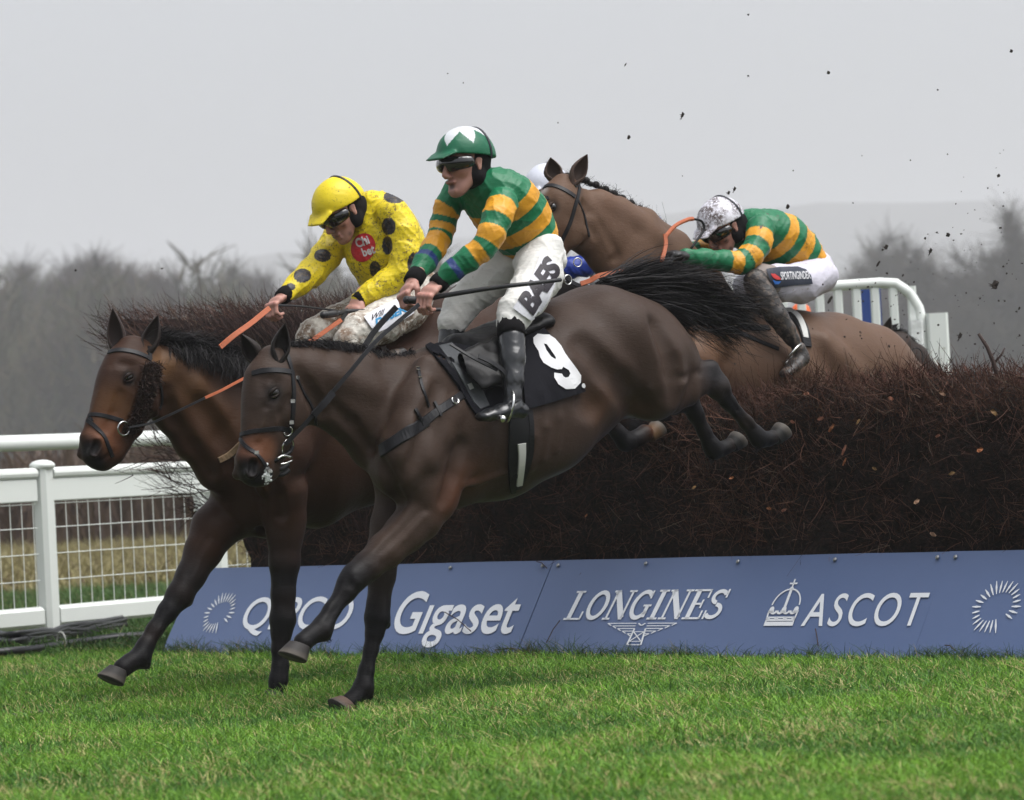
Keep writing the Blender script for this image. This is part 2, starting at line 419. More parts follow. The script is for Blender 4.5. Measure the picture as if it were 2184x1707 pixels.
for i, (x, y, D, lb, T, k) in enumerate(rights):
    place_tree(T, x, y, D, lb, 'misty bare trees on the right', 2+i*1.7, k)
# undergrowth that closes the wood below the crowns
def thicket(name, y0, y1, x0, x1, h, n, seed, label):
    r = np.random.default_rng(seed); K = 4
    x = r.uniform(x0, x1, n); y = r.uniform(y0, y1, n); z = r.random(n)**1.1*h*(0.8+0.2*np.sin(x*0.7)+.15*np.sin(x*1.9))
    d = r.normal(size=(n, 3)); d[:, 2] = np.abs(d[:, 2])+.6; d /= np.linalg.norm(d, axis=1)[:, None]
    t = np.linspace(0, 1, K)[None, :, None]
    P = np.stack([x, y, z], 1)[:, None]+(d[:, None]*t+r.normal(size=(n, 1, 3))*.2*t**2)*r.uniform(1., 3.2, n)[:, None, None]
    k = r.random(n)[:, None]; C = np.array((0.044, 0.052, 0.028))*(1-k)+np.array((0.088, 0.068, 0.042))*k
    o = strands(name, P, np.full(n, .22), np.full(n, .06), TWIG, colors=C, side=np.stack([r.normal(size=n)*.3, -np.ones(n), r.normal(size=n)*.2], 1))
    return tag(o, label, 'undergrowth', kind='stuff')
thicket('undergrowth', 300, 440, -68, 6, 17, 90000, 21, 'grey-brown undergrowth filling the wood on the left')
thicket('undergrowth', 370, 520, 6, 84, 6.5, 32000, 22, 'grey-brown undergrowth below the trees on the right')

# ------------------------------------------------------------------ the steeplechase fence
BOARD_H, BOARD_S = 0.445, 0.28        # height of the sloped guard board, how far it leans in
def board_pt(u, v, off=0.0):
    """u metres along the foot, v 0..1 up the slope, off metres proud of it"""
    nrm = (Vector((0, 0, 1))*BOARD_S - FN*BOARD_H).normalized()
    return A0 + FE*u + (FN*BOARD_S + Vector((0, 0, BOARD_H)))*v + nrm*off
BN = (Vector((0, 0, 1))*BOARD_S - FN*BOARD_H).normalized()
BUP = (FN*BOARD_S + Vector((0, 0, BOARD_H))); BL = BUP.length
def on_board(x, y):
    r = ray(x, y); t = (A0-CAM).dot(BN)/r.dot(BN); p = CAM+r*t - A0
    return p.dot(FE), p.dot(BUP)/BL      # metres along, metres up the slope
BLUE = mat('blue vinyl board', (0.104, 0.152, 0.292), 0.42, var=0.12, scale=3, bmp=0.12, bdist=0.02, spec=0.5, mud=((0.06, 0.05, 0.05), 0.30, 60))
WHITE_INK = mat('white vinyl lettering', (0.78, 0.80, 0.84), 0.4, var=0.05, bmp=0)
STEEL = mat('bolt steel', (0.45, 0.45, 0.45), 0.35, metal=0.9, var=0.2)
def text_shape(body, bold=0.0, shear=0.0, space=1.0):
    cu = bpy.data.curves.new('t', 'FONT'); cu.body = body; cu.size = 1; cu.offset = bold; cu.shear = shear; cu.space_character = space
    cu.resolution_u = 6; cu.fill_mode = 'BOTH'
    ob = bpy.data.objects.new('t', cu); COL.objects.link(ob); bpy.context.view_layer.update()
    me = bpy.data.meshes.new_from_object(ob.evaluated_get(bpy.context.evaluated_depsgraph_get()))
    V = np.array([v.co[:2] for v in me.vertices]); Fs = [tuple(p.vertices) for p in me.polygons]
    bpy.data.objects.remove(ob); bpy.data.meshes.remove(me); bpy.data.curves.remove(cu)
    return V, Fs
def merge(shapes):
    V = []; F = []
    for v, f in shapes:
        k = sum(len(a) for a in V); V.append(np.asarray(v, float)); F += [tuple(i+k for i in q) for q in f]
    return np.concatenate(V), F
def bar(x0, y0, x1, y1, w, w2=None):
    a = np.array([x0, y0]); b = np.array([x1, y1]); d = (b-a)/np.linalg.norm(b-a); n = np.array([-d[1], d[0]])*w/2; n2 = n if w2 is None else n*(w2/w)
    return np.array([a-n, b-n2, b+n2, a+n]), [(0, 1, 2, 3)]
def disc(cx, cy, rx, ry, n=18):
    return np.array([[cx+rx*math.cos(2*math.pi*i/n), cy+ry*math.sin(2*math.pi*i/n)] for i in range(n)]), [tuple(range(n))]
def arc_bar(cx, cy, rx, ry, a0, a1, w, n=16):
    sh = []
    for i in range(n):
        p = [math.radians(a0+(a1-a0)*(i+k)/n) for k in (0, 1)]
        q = [(cx+(rx+s*w/2)*math.cos(t), cy+(ry+s*w/2)*math.sin(t)) for t, s in ((p[0], -1), (p[1], -1), (p[1], 1), (p[0], 1))]
        sh.append((np.array(q), [(0, 1, 2, 3)]))
    return merge(sh)
seams = [on_board(1143, 1290)[0], on_board(1985, 1290)[0]]
ends = [0.0, seams[0], seams[1], FL+2.2]
panels = []
for i, lb in enumerate(('blue sloped guard board panel lettered QIPCO and Gigaset, behind the forelegs', 'blue sloped guard board panel lettered LONGINES and ASCOT',
                        'blue sloped guard board panel at the right edge with only a ray ring logo')):
    u0, u1 = ends[i]+(0, .005, .0012)[i], ends[i+1]-(.005, .0012, 0)[i]
    root = empty('advertising_board', board_pt(u0, 0), lb, 'advertising board', 'blue guard boards along the fence foot')
    n = 10; vs = []; fs = []
    for k in range(n+1):
        u = u0+(u1-u0)*k/n; sag = 0.002*math.sin(k*1.7+i)
        for v, off in ((-0.03, 0), (1, sag), (1, sag-0.02), (-0.03, -0.02)):
            vs.append(board_pt(u, v, off)-root.location)
    for k in range(n):
        for e in range(4): fs.append((k*4+e, k*4+(e+1) % 4, (k+1)*4+(e+1) % 4, (k+1)*4+e))
    fs += [(3, 2, 1, 0), tuple(n*4+e for e in range(4))]
    mesh_obj('panel', vs, fs, BLUE, root)
    bb = MB()
    for k in range(5):
        u = u0+0.05+(u1-u0-0.1)*k/4
        bb.sphere(board_pt(u, 0.94, 0.008)-root.location, (0.011, 0.011, 0.006), 8, 4, (FE, BUP.normalized(), BN))
    bb.build_each('bolt', STEEL, root, smooth=True)
    panels.append(root)
def sign(shape, px, root, name, label=None, box=None, off=0.0045):
    """fit a flat shape into the box given by photo points left-bottom and right-top on the board"""
    V, Fs = shape; V = V.copy()
    (ul, vb), (ur, _) = on_board(*px[0]), on_board(*px[1]); _, vt = on_board(*px[2])
    x0, x1 = V[:, 0].min(), V[:, 0].max()
    y0, y1 = box if box else (V[:, 1].min(), V[:, 1].max())
    U = ul+(V[:, 0]-x0)/(x1-x0)*(ur-ul); Q = vb+(V[:, 1]-y0)/(y1-y0)*(vt-vb)
    vs = [board_pt(u, q/BL, off)-root.location for u, q in zip(U, Q)]
    o = mesh_obj(name, vs, Fs, WHITE_INK, root)
    if label: o['label'] = label
    return o
CAP = (0.0, 0.70)
sign(text_shape('QIPCO', 0.006), ((509,1343),(740,1336),(528,1275)), panels[0], 'lettering', box=CAP)
sign(text_shape('G\u0131gaset', 0.012), ((830,1351),(1092,1347),(850,1263)), panels[0], 'lettering', box=CAP)
def serif_word(word):
    adv = 0.0; out = []
    glyph = {}
    T = 0.115; t = 0.045
    def I(x): return [bar(x+.13, 0, x+.13, .7, T), bar(x, .02, x+.26, .02, t), bar(x, .68, x+.26, .68, t)], .30
    def L(x): return [bar(x+.13, 0, x+.13, .7, T), bar(x, .02, x+.46, .02, t), bar(x, .68, x+.26, .68, t), bar(x+.44, .0, x+.44, .2, t)], .50
    def E(x): return [bar(x+.13, 0, x+.13, .7, T), bar(x, .02, x+.46, .02, t), bar(x, .68, x+.45, .68, t), bar(x+.44, .0, x+.44, .2, t), bar(x+.43, .5, x+.43, .7, t), bar(x+.18, .36, x+.34, .36, t), bar(x+.34, .26, x+.34, .46, t)], .50
    def N(x): return [bar(x+.1, 0, x+.1, .7, t*1.2), bar(x+.5, 0, x+.5, .7, t*1.2), bar(x+.1, .68, x+.5, .03, T*1.15), bar(x, .02, x+.2, .02, t), bar(x, .68, x+.17, .68, t), bar(x+.4, .68, x+.6, .68, t)], .62
    def O(x): return [arc_bar(x+.27, .35, .215, .31, 0, 360, .1, 26)], .56
    def G(x): return [arc_bar(x+.27, .35, .215, .31, 45, 330, .1, 22), bar(x+.44, .05, x+.44, .33, T*.8), bar(x+.33, .33, x+.54, .33, t), bar(x+.43, .5, x+.43, .69, t)], .58
    def S(x): return [arc_bar(x+.22, .52, .15, .135, 20, 265, .09, 14), arc_bar(x+.22, .19, .17, .15, -155, 90, .09, 14), bar(x+.39, .5, x+.39, .7, t), bar(x+.04, .0, x+.04, .2, t)], .46
    for ch in word:
        s, w = {'I': I, 'L': L, 'E': E, 'N': N, 'O': O, 'G': G, 'S': S}[ch](adv); out += s; adv += w
    V, F = merge(out)
    z = np.zeros((len(V),)); return V, F
def sheared(shape, k):
    V, F = shape; V = V.copy(); V[:, 0] += V[:, 1]*k; return V, F
sign(sheared(serif_word('LONGINES'), 0.12), ((1202,1323),(1536,1323),(1222,1262)), panels[1], 'lettering', box=CAP)
wing = []
for s in (-1, 1):
    for k in range(5):
        y = .9-.17*k; wing.append(bar(s*0.16, y, s*(1.0-.17*k), y, .05))
        wing.append(bar(s*(1.0-.17*k), y, s*(.88-.17*k), y-.15, .04))
wing += [bar(-.16, .55, -.2, -.5, .05), bar(.16, .55, .2, -.5, .05), bar(-.2, -.5, .2, -.5, .05), bar(-.16, .35, .16, .35, .04), bar(-.14, .33, .17, -.28, .04), bar(.14, .33, -.17, -.28, .04), bar(-.18, -.28, .18, -.28, .04), bar(-.1, .9, 0, .75, .05), bar(.1, .9, 0, .75, .05)]
sign(merge(wing), ((1279,1377),(1428,1377),(1290,1330)), panels[1], 'emblem')
crown = [bar(-.5, 0, .5, 0, .13), arc_bar(0, .55, .47, .55, 5, 175, .045, 20), bar(0, 1.08, 0, .5, .09), bar(-.47, .05, -.5, .42, .05), bar(.47, .05, .5, .42, .05),
         bar(0, 1.15, 0, 1.42, .05), bar(-.13, 1.28, .13, 1.28, .05), disc(0, 1.12, .06, .06)]
for x in (-.44, -.15, .15, .44): crown.append(arc_bar(x*.75, .42, .09, .09, 180, 360, .07, 8)); crown.append(disc(x, .17, .07, .05))
for x in (-.42, 0, .42): crown += [disc(x, .45, .08, .1), bar(x-.1, .38, x+.1, .38, .08)]
crown += [bar(-.5, .12, .5, .12, .06), bar(-.46, .2, .46, .2, .05)]
sign(merge(crown), ((1628,1336),(1693,1336),(1650,1237)), panels[1], 'emblem')
sign(text_shape('ASCOT', 0.004, space=1.18), ((1709,1336),(1960,1336),(1740,1267)), panels[1], 'lettering', box=CAP)
def ray_ring(n=26):
    sh = []
    for i in range(n):
        a = 2*math.pi*i/n; gap = -62 < (math.degrees(a)+180) % 360-180 < -28
        if gap: continue
        l0 = .55+.08*math.sin(a*2+1); l1 = 1.0-.1*abs(math.sin(i*2.4))
        c, s = math.cos(a), math.sin(a)
        sh.append(bar(c*l0, s*l0, c*(l0+l1)/2, s*(l0+l1)/2, .03, .075)); sh.append(bar(c*(l0+l1)/2, s*(l0+l1)/2, c*l1, s*l1, .075, .02))
    return merge(sh)
def ring_px(cx, cy, hh, root):
    uc, vc = on_board(cx, cy); _, vt = on_board(cx+hh*.42, cy-hh); R = vt-vc
    V, F = ray_ring(); vs = [board_pt(uc+x*R, (vc+y*R)/BL, 0.0045)-root.location for x, y in V]
    mesh_obj('emblem', vs, F, WHITE_INK, root)
ring_px(469, 1308, 47, panels[0]); ring_px(2126, 1295, 61, panels[2])
# scratches and stuck twigs on the board
tw = MB()
for (x0, y0, x1, y1) in ((953,1309,1009,1350),(1149,1201,1171,1216),(1199,1327,1170,1375),(1744,1345,1750,1382),(2020,1380,2042,1392),(1060,1390,1135,1392)):
    p = [on_board(x0, y0), on_board(x1, y1)]; q = [board_pt(u, v/BL, .016) for u, v in p]; m_ = (q[0]+q[1])/2+Vector((0, 0, .01)); tw.tube([q[0], m_, q[1]], .0025, 5)
tag(tw.build('broken_twigs', mat('twig bark', (0.05, 0.03, 0.025), .9)), 'few dark broken twigs stuck on the blue boards', 'twigs', kind='stuff')

# birch hedge
def hedge_top(u):       # height of the clipped top along the fence
    hi = 1.20+0.03*math.sin(u*3)+0.02*math.sin(u*9)
    if u < 3.0:
        k = min(1, max(0, (u-1.5)/1.0)); k = k*k*(3-2*k)
        t = 1.88-0.07*u
        return t*(1-k)+hi*k
    return hi
HTH = 0.75
hedge = empty('birch_hedge', board_pt(0, 1)-Vector((0, 0, BOARD_H)), 'dark brown birch brush fence the horses are jumping, above the blue boards', 'hedge')
HO = hedge.location
def hpt(u, w, z): return A0 + FE*u + FN*(BOARD_S+0.07+w) + Vector((0, 0, z)) - HO
def flare(z, top): return -1.45*max(0, (z-0.5)/(top-.5+1e-6))**1.15       # the left end fans outwards
NU, NZ = 150, 26
vs = []; fs = []
LEN = FL+2.2
prof = [(0.0, j/NZ) for j in range(NZ+1)] + [(k/6, 1.0) for k in range(1, 7)] + [(1.0, 1-j/6) for j in range(1, 7)]
PN = len(prof)
for i in range(NU+1):
    u = 0.36+(LEN-.36)*i/NU
    top = hedge_top(u)-.05
    for w, zz in prof:
        z = 0.32+(top-0.32)*zz
        round_ = 0.10*max(0, (zz-.8)/.2)**2
        ww = w*HTH*(1+0.15*zz)+(round_ if w < .5 else -round_)
        fl = flare(z, top)*max(0, 1-(u-.36)/1.3)**1.3*min(1, (z-.3)/1.0+0.2)
        k = mnoise.noise((u*2.1, z*2.1, w*2))*0.05+mnoise.noise((u*8, z*8, w*5))*0.03
        vs.append(hpt(u+fl*0.9, ww+k-0.02*(w < .5), z+(k*.5 if zz > .95 else 0)))
for i in range(NU):
    for j in range(PN-1): a = i*PN+j; b = a+PN; fs.append((a, b, b+1, a+1))
fs += [tuple(range(PN)), tuple(NU*PN+j for j in range(PN-1, -1, -1))]
mH, tH, bH = nodes('packed birch brush'); vH = coords(tH, 'Object')
nH = noise_tex(tH, vH, 45, 8, .75); nH2 = noise_tex(tH, vH, 5, 4)
cH = mix(tH, ramp(tH, nH, [(.42, 0.0), (.66, 1.0)]), (0.005, 0.0035, 0.003), (0.055, 0.028, 0.020)); tH.links.new(mix(tH, nH2, cH, (0.008, 0.005, 0.004)), bH.inputs['Base Color'])
bH.inputs['Roughness'].default_value = .95; bH.inputs['Specular IOR Level'].default_value = .15; bump(tH, bH, nH, 1.0, .03)
mesh_obj('packed_brush', vs, fs, mH, hedge, smooth=True)
HT = mat('birch twig', rough=.8, col_attr=True, var=.3, scale=20, bmp=0, spec=.12)
def hedge_twigs(name, n, face, seed, L0, L1, wd, cols):
    r = np.random.default_rng(seed); K = 4; P = np.zeros((n, K, 3)); C = np.zeros((n, 3))
    for i in range(n):
        if face == 'front':
            u = r.uniform(.36, LEN); top = hedge_top(u); z = .47+(top-.47)*r.random(); w = r.uniform(-.02, .03)+0.10*max(0, ((z-.34)/(top-.34)-.8)/.2)**2
            d = FE*r.normal(0, .8)+FN*(-abs(r.normal(0, .3)))+Vector((0, 0, r.normal(.35, .7)))
        elif face == 'top':
            u = r.uniform(.36, LEN); top = hedge_top(u); w = r.uniform(.04, HTH); z = top-r.uniform(.0, .12)
            tall = 1 if u < 1.9 else 0
            d = FE*r.normal(-.05, .45-.15*tall)+FN*r.normal(-.1, .4)+Vector((0, 0, abs(r.normal(.55+.5*tall, .35))))
        else:   # upright stems on the face of the tall left end
            u = r.uniform(.36, 2.0); top = hedge_top(u); z = r.uniform(.6, top-.12); w = r.uniform(-.03, .05)
            d = FE*r.normal(-.1, .22)+FN*r.normal(-.12, .15)+Vector((0, 0, 1))
        fl = flare(z, top)*max(0, 1-(u-.36)/1.3)**1.3*min(1, (z-.3)/1.0+0.2)
        if u < 1.5: d += FE*fl*1.0
        d.normalize(); L = r.uniform(L0, L1)
        if face == 'top' and u > 1.9: L *= .6
        p = hpt(u+fl*.9, w, z); b = Vector(r.normal(0, .22, 3))
        for k in range(K):
            t = k/(K-1); P[i, k] = p+(d*t+b*t*t)*L
        c = r.random(); q = 0.9*r.uniform(.6, 1.3)
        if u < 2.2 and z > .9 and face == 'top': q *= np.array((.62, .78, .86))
        C[i] = (np.array(cols[0])*(1-c)+np.array(cols[1])*c)*q
        if r.random() < .045: C[i] = np.array((0.17, 0.12, 0.09))*r.uniform(.5, 1.2)
    return strands(name, P, np.full(n, wd)*r.uniform(.6, 1.5, n), np.full(n, wd*.35), HT, hedge, colors=C, side=np.stack([r.normal(size=n)*.6, -np.ones(n), r.normal(size=n)*.5], 1))
hedge_twigs('twigs', 36000, 'front', 31, .04, .16, .0032, ((0.028, 0.014, 0.010), (0.165, 0.080, 0.056)))
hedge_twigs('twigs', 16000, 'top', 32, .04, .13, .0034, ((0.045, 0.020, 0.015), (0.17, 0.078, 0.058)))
hedge_twigs('twigs', 15000, 'stems', 33, .08, .20, .004, ((0.026, 0.015, 0.014), (0.088, 0.054, 0.049)))
# long loose branches that spray out of the left end
r3 = np.random.default_rng(5); PP = []
def spray(x, y, ex, ey, n, jit, L=1.0):
    for _ in range(n):
        a = at_depth(x+r3.normal(0, 10), y+r3.normal(0, 14), 20.35+r3.normal(0, .12)); b = at_depth(ex+r3.normal(0, jit), ey+r3.normal(0, jit), 20.3+r3.normal(0, .2))
        m2 = (a+b)/2+Vector((r3.normal(0, .03), 0, r3.normal(-.02, .03))); K = 8; pts = []
        for k in range(K):
            t = k/(K-1); pts.append(a*(1-t)**2+m2*2*t*(1-t)+b*t*t-HO)
        PP.append(pts)
        for _ in range(4):
            k = r3.integers(3, 7); p = Vector(pts[k]); d = (Vector(pts[k])-Vector(pts[k-1])).normalized()*.12+Vector((r3.normal(0, .05), r3.normal(0, .05), r3.normal(0, .05)))
            PP.append([p+d*(t/(K-1))+Vector((0, 0, .01))*(t/(K-1))**2 for t in range(K)])
spray(330, 790, 195, 720, 7, 18); spray(330, 830, 205, 690, 6, 22); spray(320, 740, 232, 672, 6, 14)
spray(430, 980, 310, 930, 14, 28); spray(440, 1010, 330, 980, 16, 28); spray(440, 1060, 345, 1020, 16, 24); spray(430, 1000, 300, 960, 8, 22); spray(450, 1090, 400, 1080, 14, 14)
PP = np.array([[tuple(q) for q in p] for p in PP]); kk = r3.random(len(PP))[:, None]
strands('loose_branches', PP, np.full(len(PP), .0055), np.full(len(PP), .002), HT, hedge, colors=np.array((0.02, 0.011, 0.010))*(1-kk)+np.array((0.08, 0.042, 0.028))*kk)
# dead leaves caught in the brush
lv = MB()
for (x, y, s) in ((1773,913,11),(1800,960,13),(1801,985,10),(1750,893,8),(1672,1088,7),(1955,1070,8),(1640,1085,6),(1830,900,7),(1905,905,6),(2120,880,9),(1690,900,6),(1560,1020,6),(2030,1010,7),(1480,1040,6),(1380,1120,5),(2000,930,6),(1865,1000,6),(2090,960,8),(1720,840,7),(1900,850,7),(2010,840,8),(1990,1140,8),(1250,1100,5)):
    r_ = ray(x, y); pl = A0+FN*(BOARD_S-.03); t = (pl-CAM).dot(FN)/r_.dot(FN); c = CAM+r_*t-HO; w = s/F0*16
    a = Vector((random.uniform(-1, 1), 0, random.uniform(-.5, .5))).normalized(); b = Vector((random.uniform(-.3, .3), random.uniform(-.5, .5), 1)).normalized()
    lv.cur = random.choice(((0.30, 0.10, 0.03), (0.38, 0.22, 0.14), (0.22, 0.12, 0.04), (0.32, 0.13, 0.08)))
    ps = [c-a*w, c-a*w*.3+b*w*.7, c+a*w*.6+b*w*.5, c+a*w, c+a*w*.4-b*w*.6, c-a*w*.5-b*w*.5]
    lv.add([p+Vector((0, .004*(-1)**i, 0)) for i, p in enumerate(ps)], [(0, 1, 2, 5), (2, 3, 4, 5)])
lv.build('dead_leaves', mat('dead leaf', rough=.7, col_attr=True, bmp=0), hedge, colors=True)
# snapped branch standing out of the hedge top on the right
sb = MB(); bp = [at_depth(x, y, 16.4)-HO for x, y in ((2130,812),(2118,770),(2105,740),(2087,712))]
sb.tube(bp, [.011, .010, .009, .007], 6); sb.tube([at_depth(x, y, 16.4)-HO for x, y in ((2117,778),(2135,758),(2143,742))], [.006, .005, .003], 5)
sb.tube([at_depth(x, y, 16.4)-HO for x, y in ((2112,760),(2122,752))], [.004, .002], 5)
sb.build('snapped_branch', mat('twig bark'), hedge, smooth=True)

# ------------------------------------------------------------------ running rail with mesh, left
PLASTIC = mat('white rail plastic', (0.74, 0.77, 0.73), .35, var=.07, scale=6, bmp=.04, mud=((0.35, 0.36, 0.27), .30, 9))
RD = Vector((.58, .81, 0)).normalized()
P0 = at_z(108, 1371, 0.0); P0.z = 0
rail = empty('running_rail', P0, 'white plastic running rail with wire mesh, post at the left', 'rail')
RN = Vector((RD.y, -RD.x, 0))      # towards the course
def R(a, z, off=0): return RD*a + RN*off + Vector((0, 0, z))
pw = .108
for k, a in enumerate((0, 1.56, -1.56)):
    p = MB(); p.rbox(R(a, .52), RD*pw, RN*pw, Vector((0, 0, 1.04)), .22); p.build('post', PLASTIC, rail)
    p = MB(); p.sphere(R(a, 1.045), (pw*.72, pw*.72, .035), 16, 8); p.build('post_cap', PLASTIC, rail, smooth=True)
for a0, a1 in ((-1.49, -.07), (.07, 1.49), (1.63, 3.1)):
    p = MB(); p.tube([R(a0, 1.0), R(a1, 1.0)], .034, 12); p.rbox(R((a0+a1)/2, .90), RN*.035, Vector((0, 0, .135)), RD*(a1-a0), .2); p.build('upper_rail', PLASTIC, rail, smooth=False)
    p = MB(); p.rbox(R((a0+a1)/2, .155), RN*.06, Vector((0, 0, .115)), RD*(a1-a0), .3); p.build('lower_rail', PLASTIC, rail)
    w = MB(); n = int((a1-a0)/.098)
    for i in range(n+1): w.tube([R(a0+.02+i*.098, .18), R(a0+.02+i*.098, .87)], .0026, 5, caps=False)
    for z in (.215, .37, .525, .68, .82): w.tube([R(a0, z, .004), R(a1, z, .004)], .0026, 5, caps=False)
    w.build('wire_mesh', PLASTIC, rail)
# second, higher rail just beyond
P1 = P0+Vector((0, 0, 0))-RN*.9; rail2 = empty('running_rail', P1, 'higher plain white rail running behind the meshed rail', 'rail')
p = MB(); ps = [R(a, 1.20) for a in (-3, -1, 0, 1.0, 2.15, 2.35, 2.45, 2.48)]; ps[-3].z -= .03; ps[-2].z -= .1; ps[-1].z -= .25
p.tube(ps, .05, 12); o = p.build('top_rail', PLASTIC, rail2, smooth=True)
p = MB(); p.rbox(R(2.48, .5), RD*.09, RN*.09, Vector((0, 0, 1.0)), .3); p.rbox(R(-3, .6), RD*.09, RN*.09, Vector((0, 0, 1.2)), .3); p.build_each('post', PLASTIC, rail2)
# bundle of cables lying along the foot of the rail
cb = MB(); CB = mat('black cable rubber', (0.018, 0.018, 0.02), .4, var=.3, bmp=.1)
cpx = [(-40,1378),(30,1383),(90,1375),(140,1366),(200,1358),(262,1347)]
cp = [at_z(x, y, .03) for x, y in cpx]; C0 = Vector((cp[2].x, cp[2].y, 0))
for k in range(12):
    o1, o2 = random.uniform(-.02, .02), random.uniform(-.045, .05)
    pts = smooth_path([q+Vector((o2*.3, o2, o1*1.2+.015*math.sin(i*2+k)+0.05)) - C0 for i, q in enumerate(cp)], 5); cb.tube(pts, .016, 6)
q2 = [at_z(x, y, .02) for x, y in ((-40,1402),(60,1394),(150,1380),(250,1366),(330,1362))]
for k in range(5): cb.tube([q-C0+Vector((0, k*.03, .02)) for q in q2], .02, 6)
r_ = empty('cable_bundle', C0, 'black cables bundled on the grass at the foot of the white rail', 'cables')
cb.build('cables', CB, r_, smooth=True)
t_ = MB(); t_.torus(at_z(131, 1371, .05)-C0, (1, .6, 0), .06, .005, 14, 5); t_.build('cable_tie', mat('tie plastic', (.5, .5, .45), .4), r_)

# ------------------------------------------------------------------ picket wing behind the fence, right
WD = 24.0
wl, wr = at_depth(640, 668, WD), at_depth(1880, 601, WD); zt = at_depth(1890, 603, WD).z
wing_o = empty('fence_wing', Vector((wr.x, WD, 0)), 'white picket wing with rounded top rail behind the fence', 'fence wing')
WO = wing_o.location
def Wp(x_o, z, dy=0): p = at_depth(x_o, 640, WD); return Vector((p.x-WO.x, dy, z))
zl = zt-.02
arc = [Wp(640, zl), Wp(1400, zl), Wp(1880, zt), Wp(1912, zt-.01), Wp(1940, zt-.07), Wp(1958, zt-.17), Wp(1966, zt-.30), Wp(1968, zt-.6), Wp(1969, .2)]
p = MB(); p.tube(arc, .034, 14); p.build('top_rail', PLASTIC, wing_o, smooth=True)
x = 648; 
while x < 1950:
    q = MB(); q.rbox(Wp(x, zl/2, .0), Vector((.056, 0, 0)), Vector((0, .04, 0)), Vector((0, 0, zl-.02)), .25); q.build('picket', PLASTIC, wing_o); x += 39.3
q = MB(); q.rbox(Wp(1995, (zt-.21)/2, -.02), Vector((.135, 0, 0)), Vector((0, .1, 0)), Vector((0, 0, zt-.21)), .15); q.build('end_post', PLASTIC, wing_o)
q = MB(); q.rbox(Wp(1948, (zt-.25)/2, -.06), Vector((.09, 0, 0)), Vector((0, .05, 0)), Vector((0, 0, zt-.25)), .25); q.build('padding', mat('white wrap', (.72, .74, .72), .35, bmp=.5, bdist=.03, scale=12, mud=((.12, .1, .08), .3, 14)), wing_o)
def panel_at(x0, y0, x1, y1, D, name, m, label, cat, th=.03):
    a, b, c = at_depth(x0, y0, D), at_depth(x1, y0, D), at_depth(x0, y1, D); cc = (b+c)/2
    root = empty(name, Vector((cc.x, cc.y, 0)), label, cat); k = cc-root.location
    q = MB(); q.rbox(k, Vector(((b-a).length, 0, 0)), Vector((0, th, 0)), Vector((0, 0, (a-c).length)), .05); q.build('panel', m, root)
    q = MB(); w = (b-a).length; zb = k.z-(a-c).length/2
    for s in (-1, 1): q.rbox(Vector((s*w*.38, 0, zb/2)), Vector((.03, 0, 0)), Vector((0, .02, 0)), Vector((0, 0, zb)), .2)
    q.build_each('leg', mat('sign leg metal', (.3, .3, .32), .4, metal=.6), root); return root
bp_ = panel_at(1836, 600+12, 1880, 716, 27.5, 'sign_board', mat('blue sign paint', (0.015, 0.05, 0.22), .4, var=.1), 'deep blue board standing behind the white pickets', 'sign')
om = empty('marker_ball', Vector((at_depth(1708, 667, 26.5).x, 26.5, 0)), 'orange marker ball on a stick behind the white pickets', 'marker')
q = MB(); q.sphere(Vector((0, 0, at_depth(1708, 667, 26.5).z)), .07, 16, 10); q.build('ball', mat('orange plastic', (.85, .14, .02), .4), om, smooth=True)
q = MB(); q.tube([(0, 0, 0), (0, 0, at_depth(1708, 667, 26.5).z-.05)], .012, 6); q.build('stick', PLASTIC, om)
# ------------------------------------------------------------------ implicit-surface modelling (bodies, clothes)
class Frame:
    """vertical plane the figure moves in: x forward, y towards the camera side, z up"""
    def __init__(s, origin, theta):
        s.O = Vector(origin); s.th = theta
        s.F = Vector((-math.cos(theta), -math.sin(theta), 0)); s.S = Vector((math.sin(theta), -math.cos(theta), 0)); s.Z = Vector((0, 0, 1))
        s.S = s.F.cross(s.Z)*-1 if False else s.S
        s.cam = s.loc(CAM)
    def loc(s, p): d = Vector(p)-s.O; return Vector((d.dot(s.F), d.dot(s.S), d.z))
    def dir(s, d): return Vector((d.dot(s.F), d.dot(s.S), d.z))
    def wor(s, l): return s.O + s.F*l[0] + s.S*l[1] + s.Z*l[2]
    def P(s, x, y, lat=0.0):
        r = ray(x, y); t = (s.O + s.S*lat - CAM).dot(s.S)/r.dot(s.S); return s.loc(CAM + r*t)
    def px(s, l): return project(s.wor(l))
    def scale(s, l): return F0/((s.wor(l)-CAM).dot(CF))
    def matrix(s):
        m = Matrix((s.F, s.S, s.Z)).transposed().to_4x4(); m.translation = s.O; return m
    def root(s, name, label, cat, group=None):
        o = bpy.data.objects.new(name, None); COL.objects.link(o); o.matrix_world = s.matrix(); o.empty_display_size = .1
        return tag(o, label, cat, group)

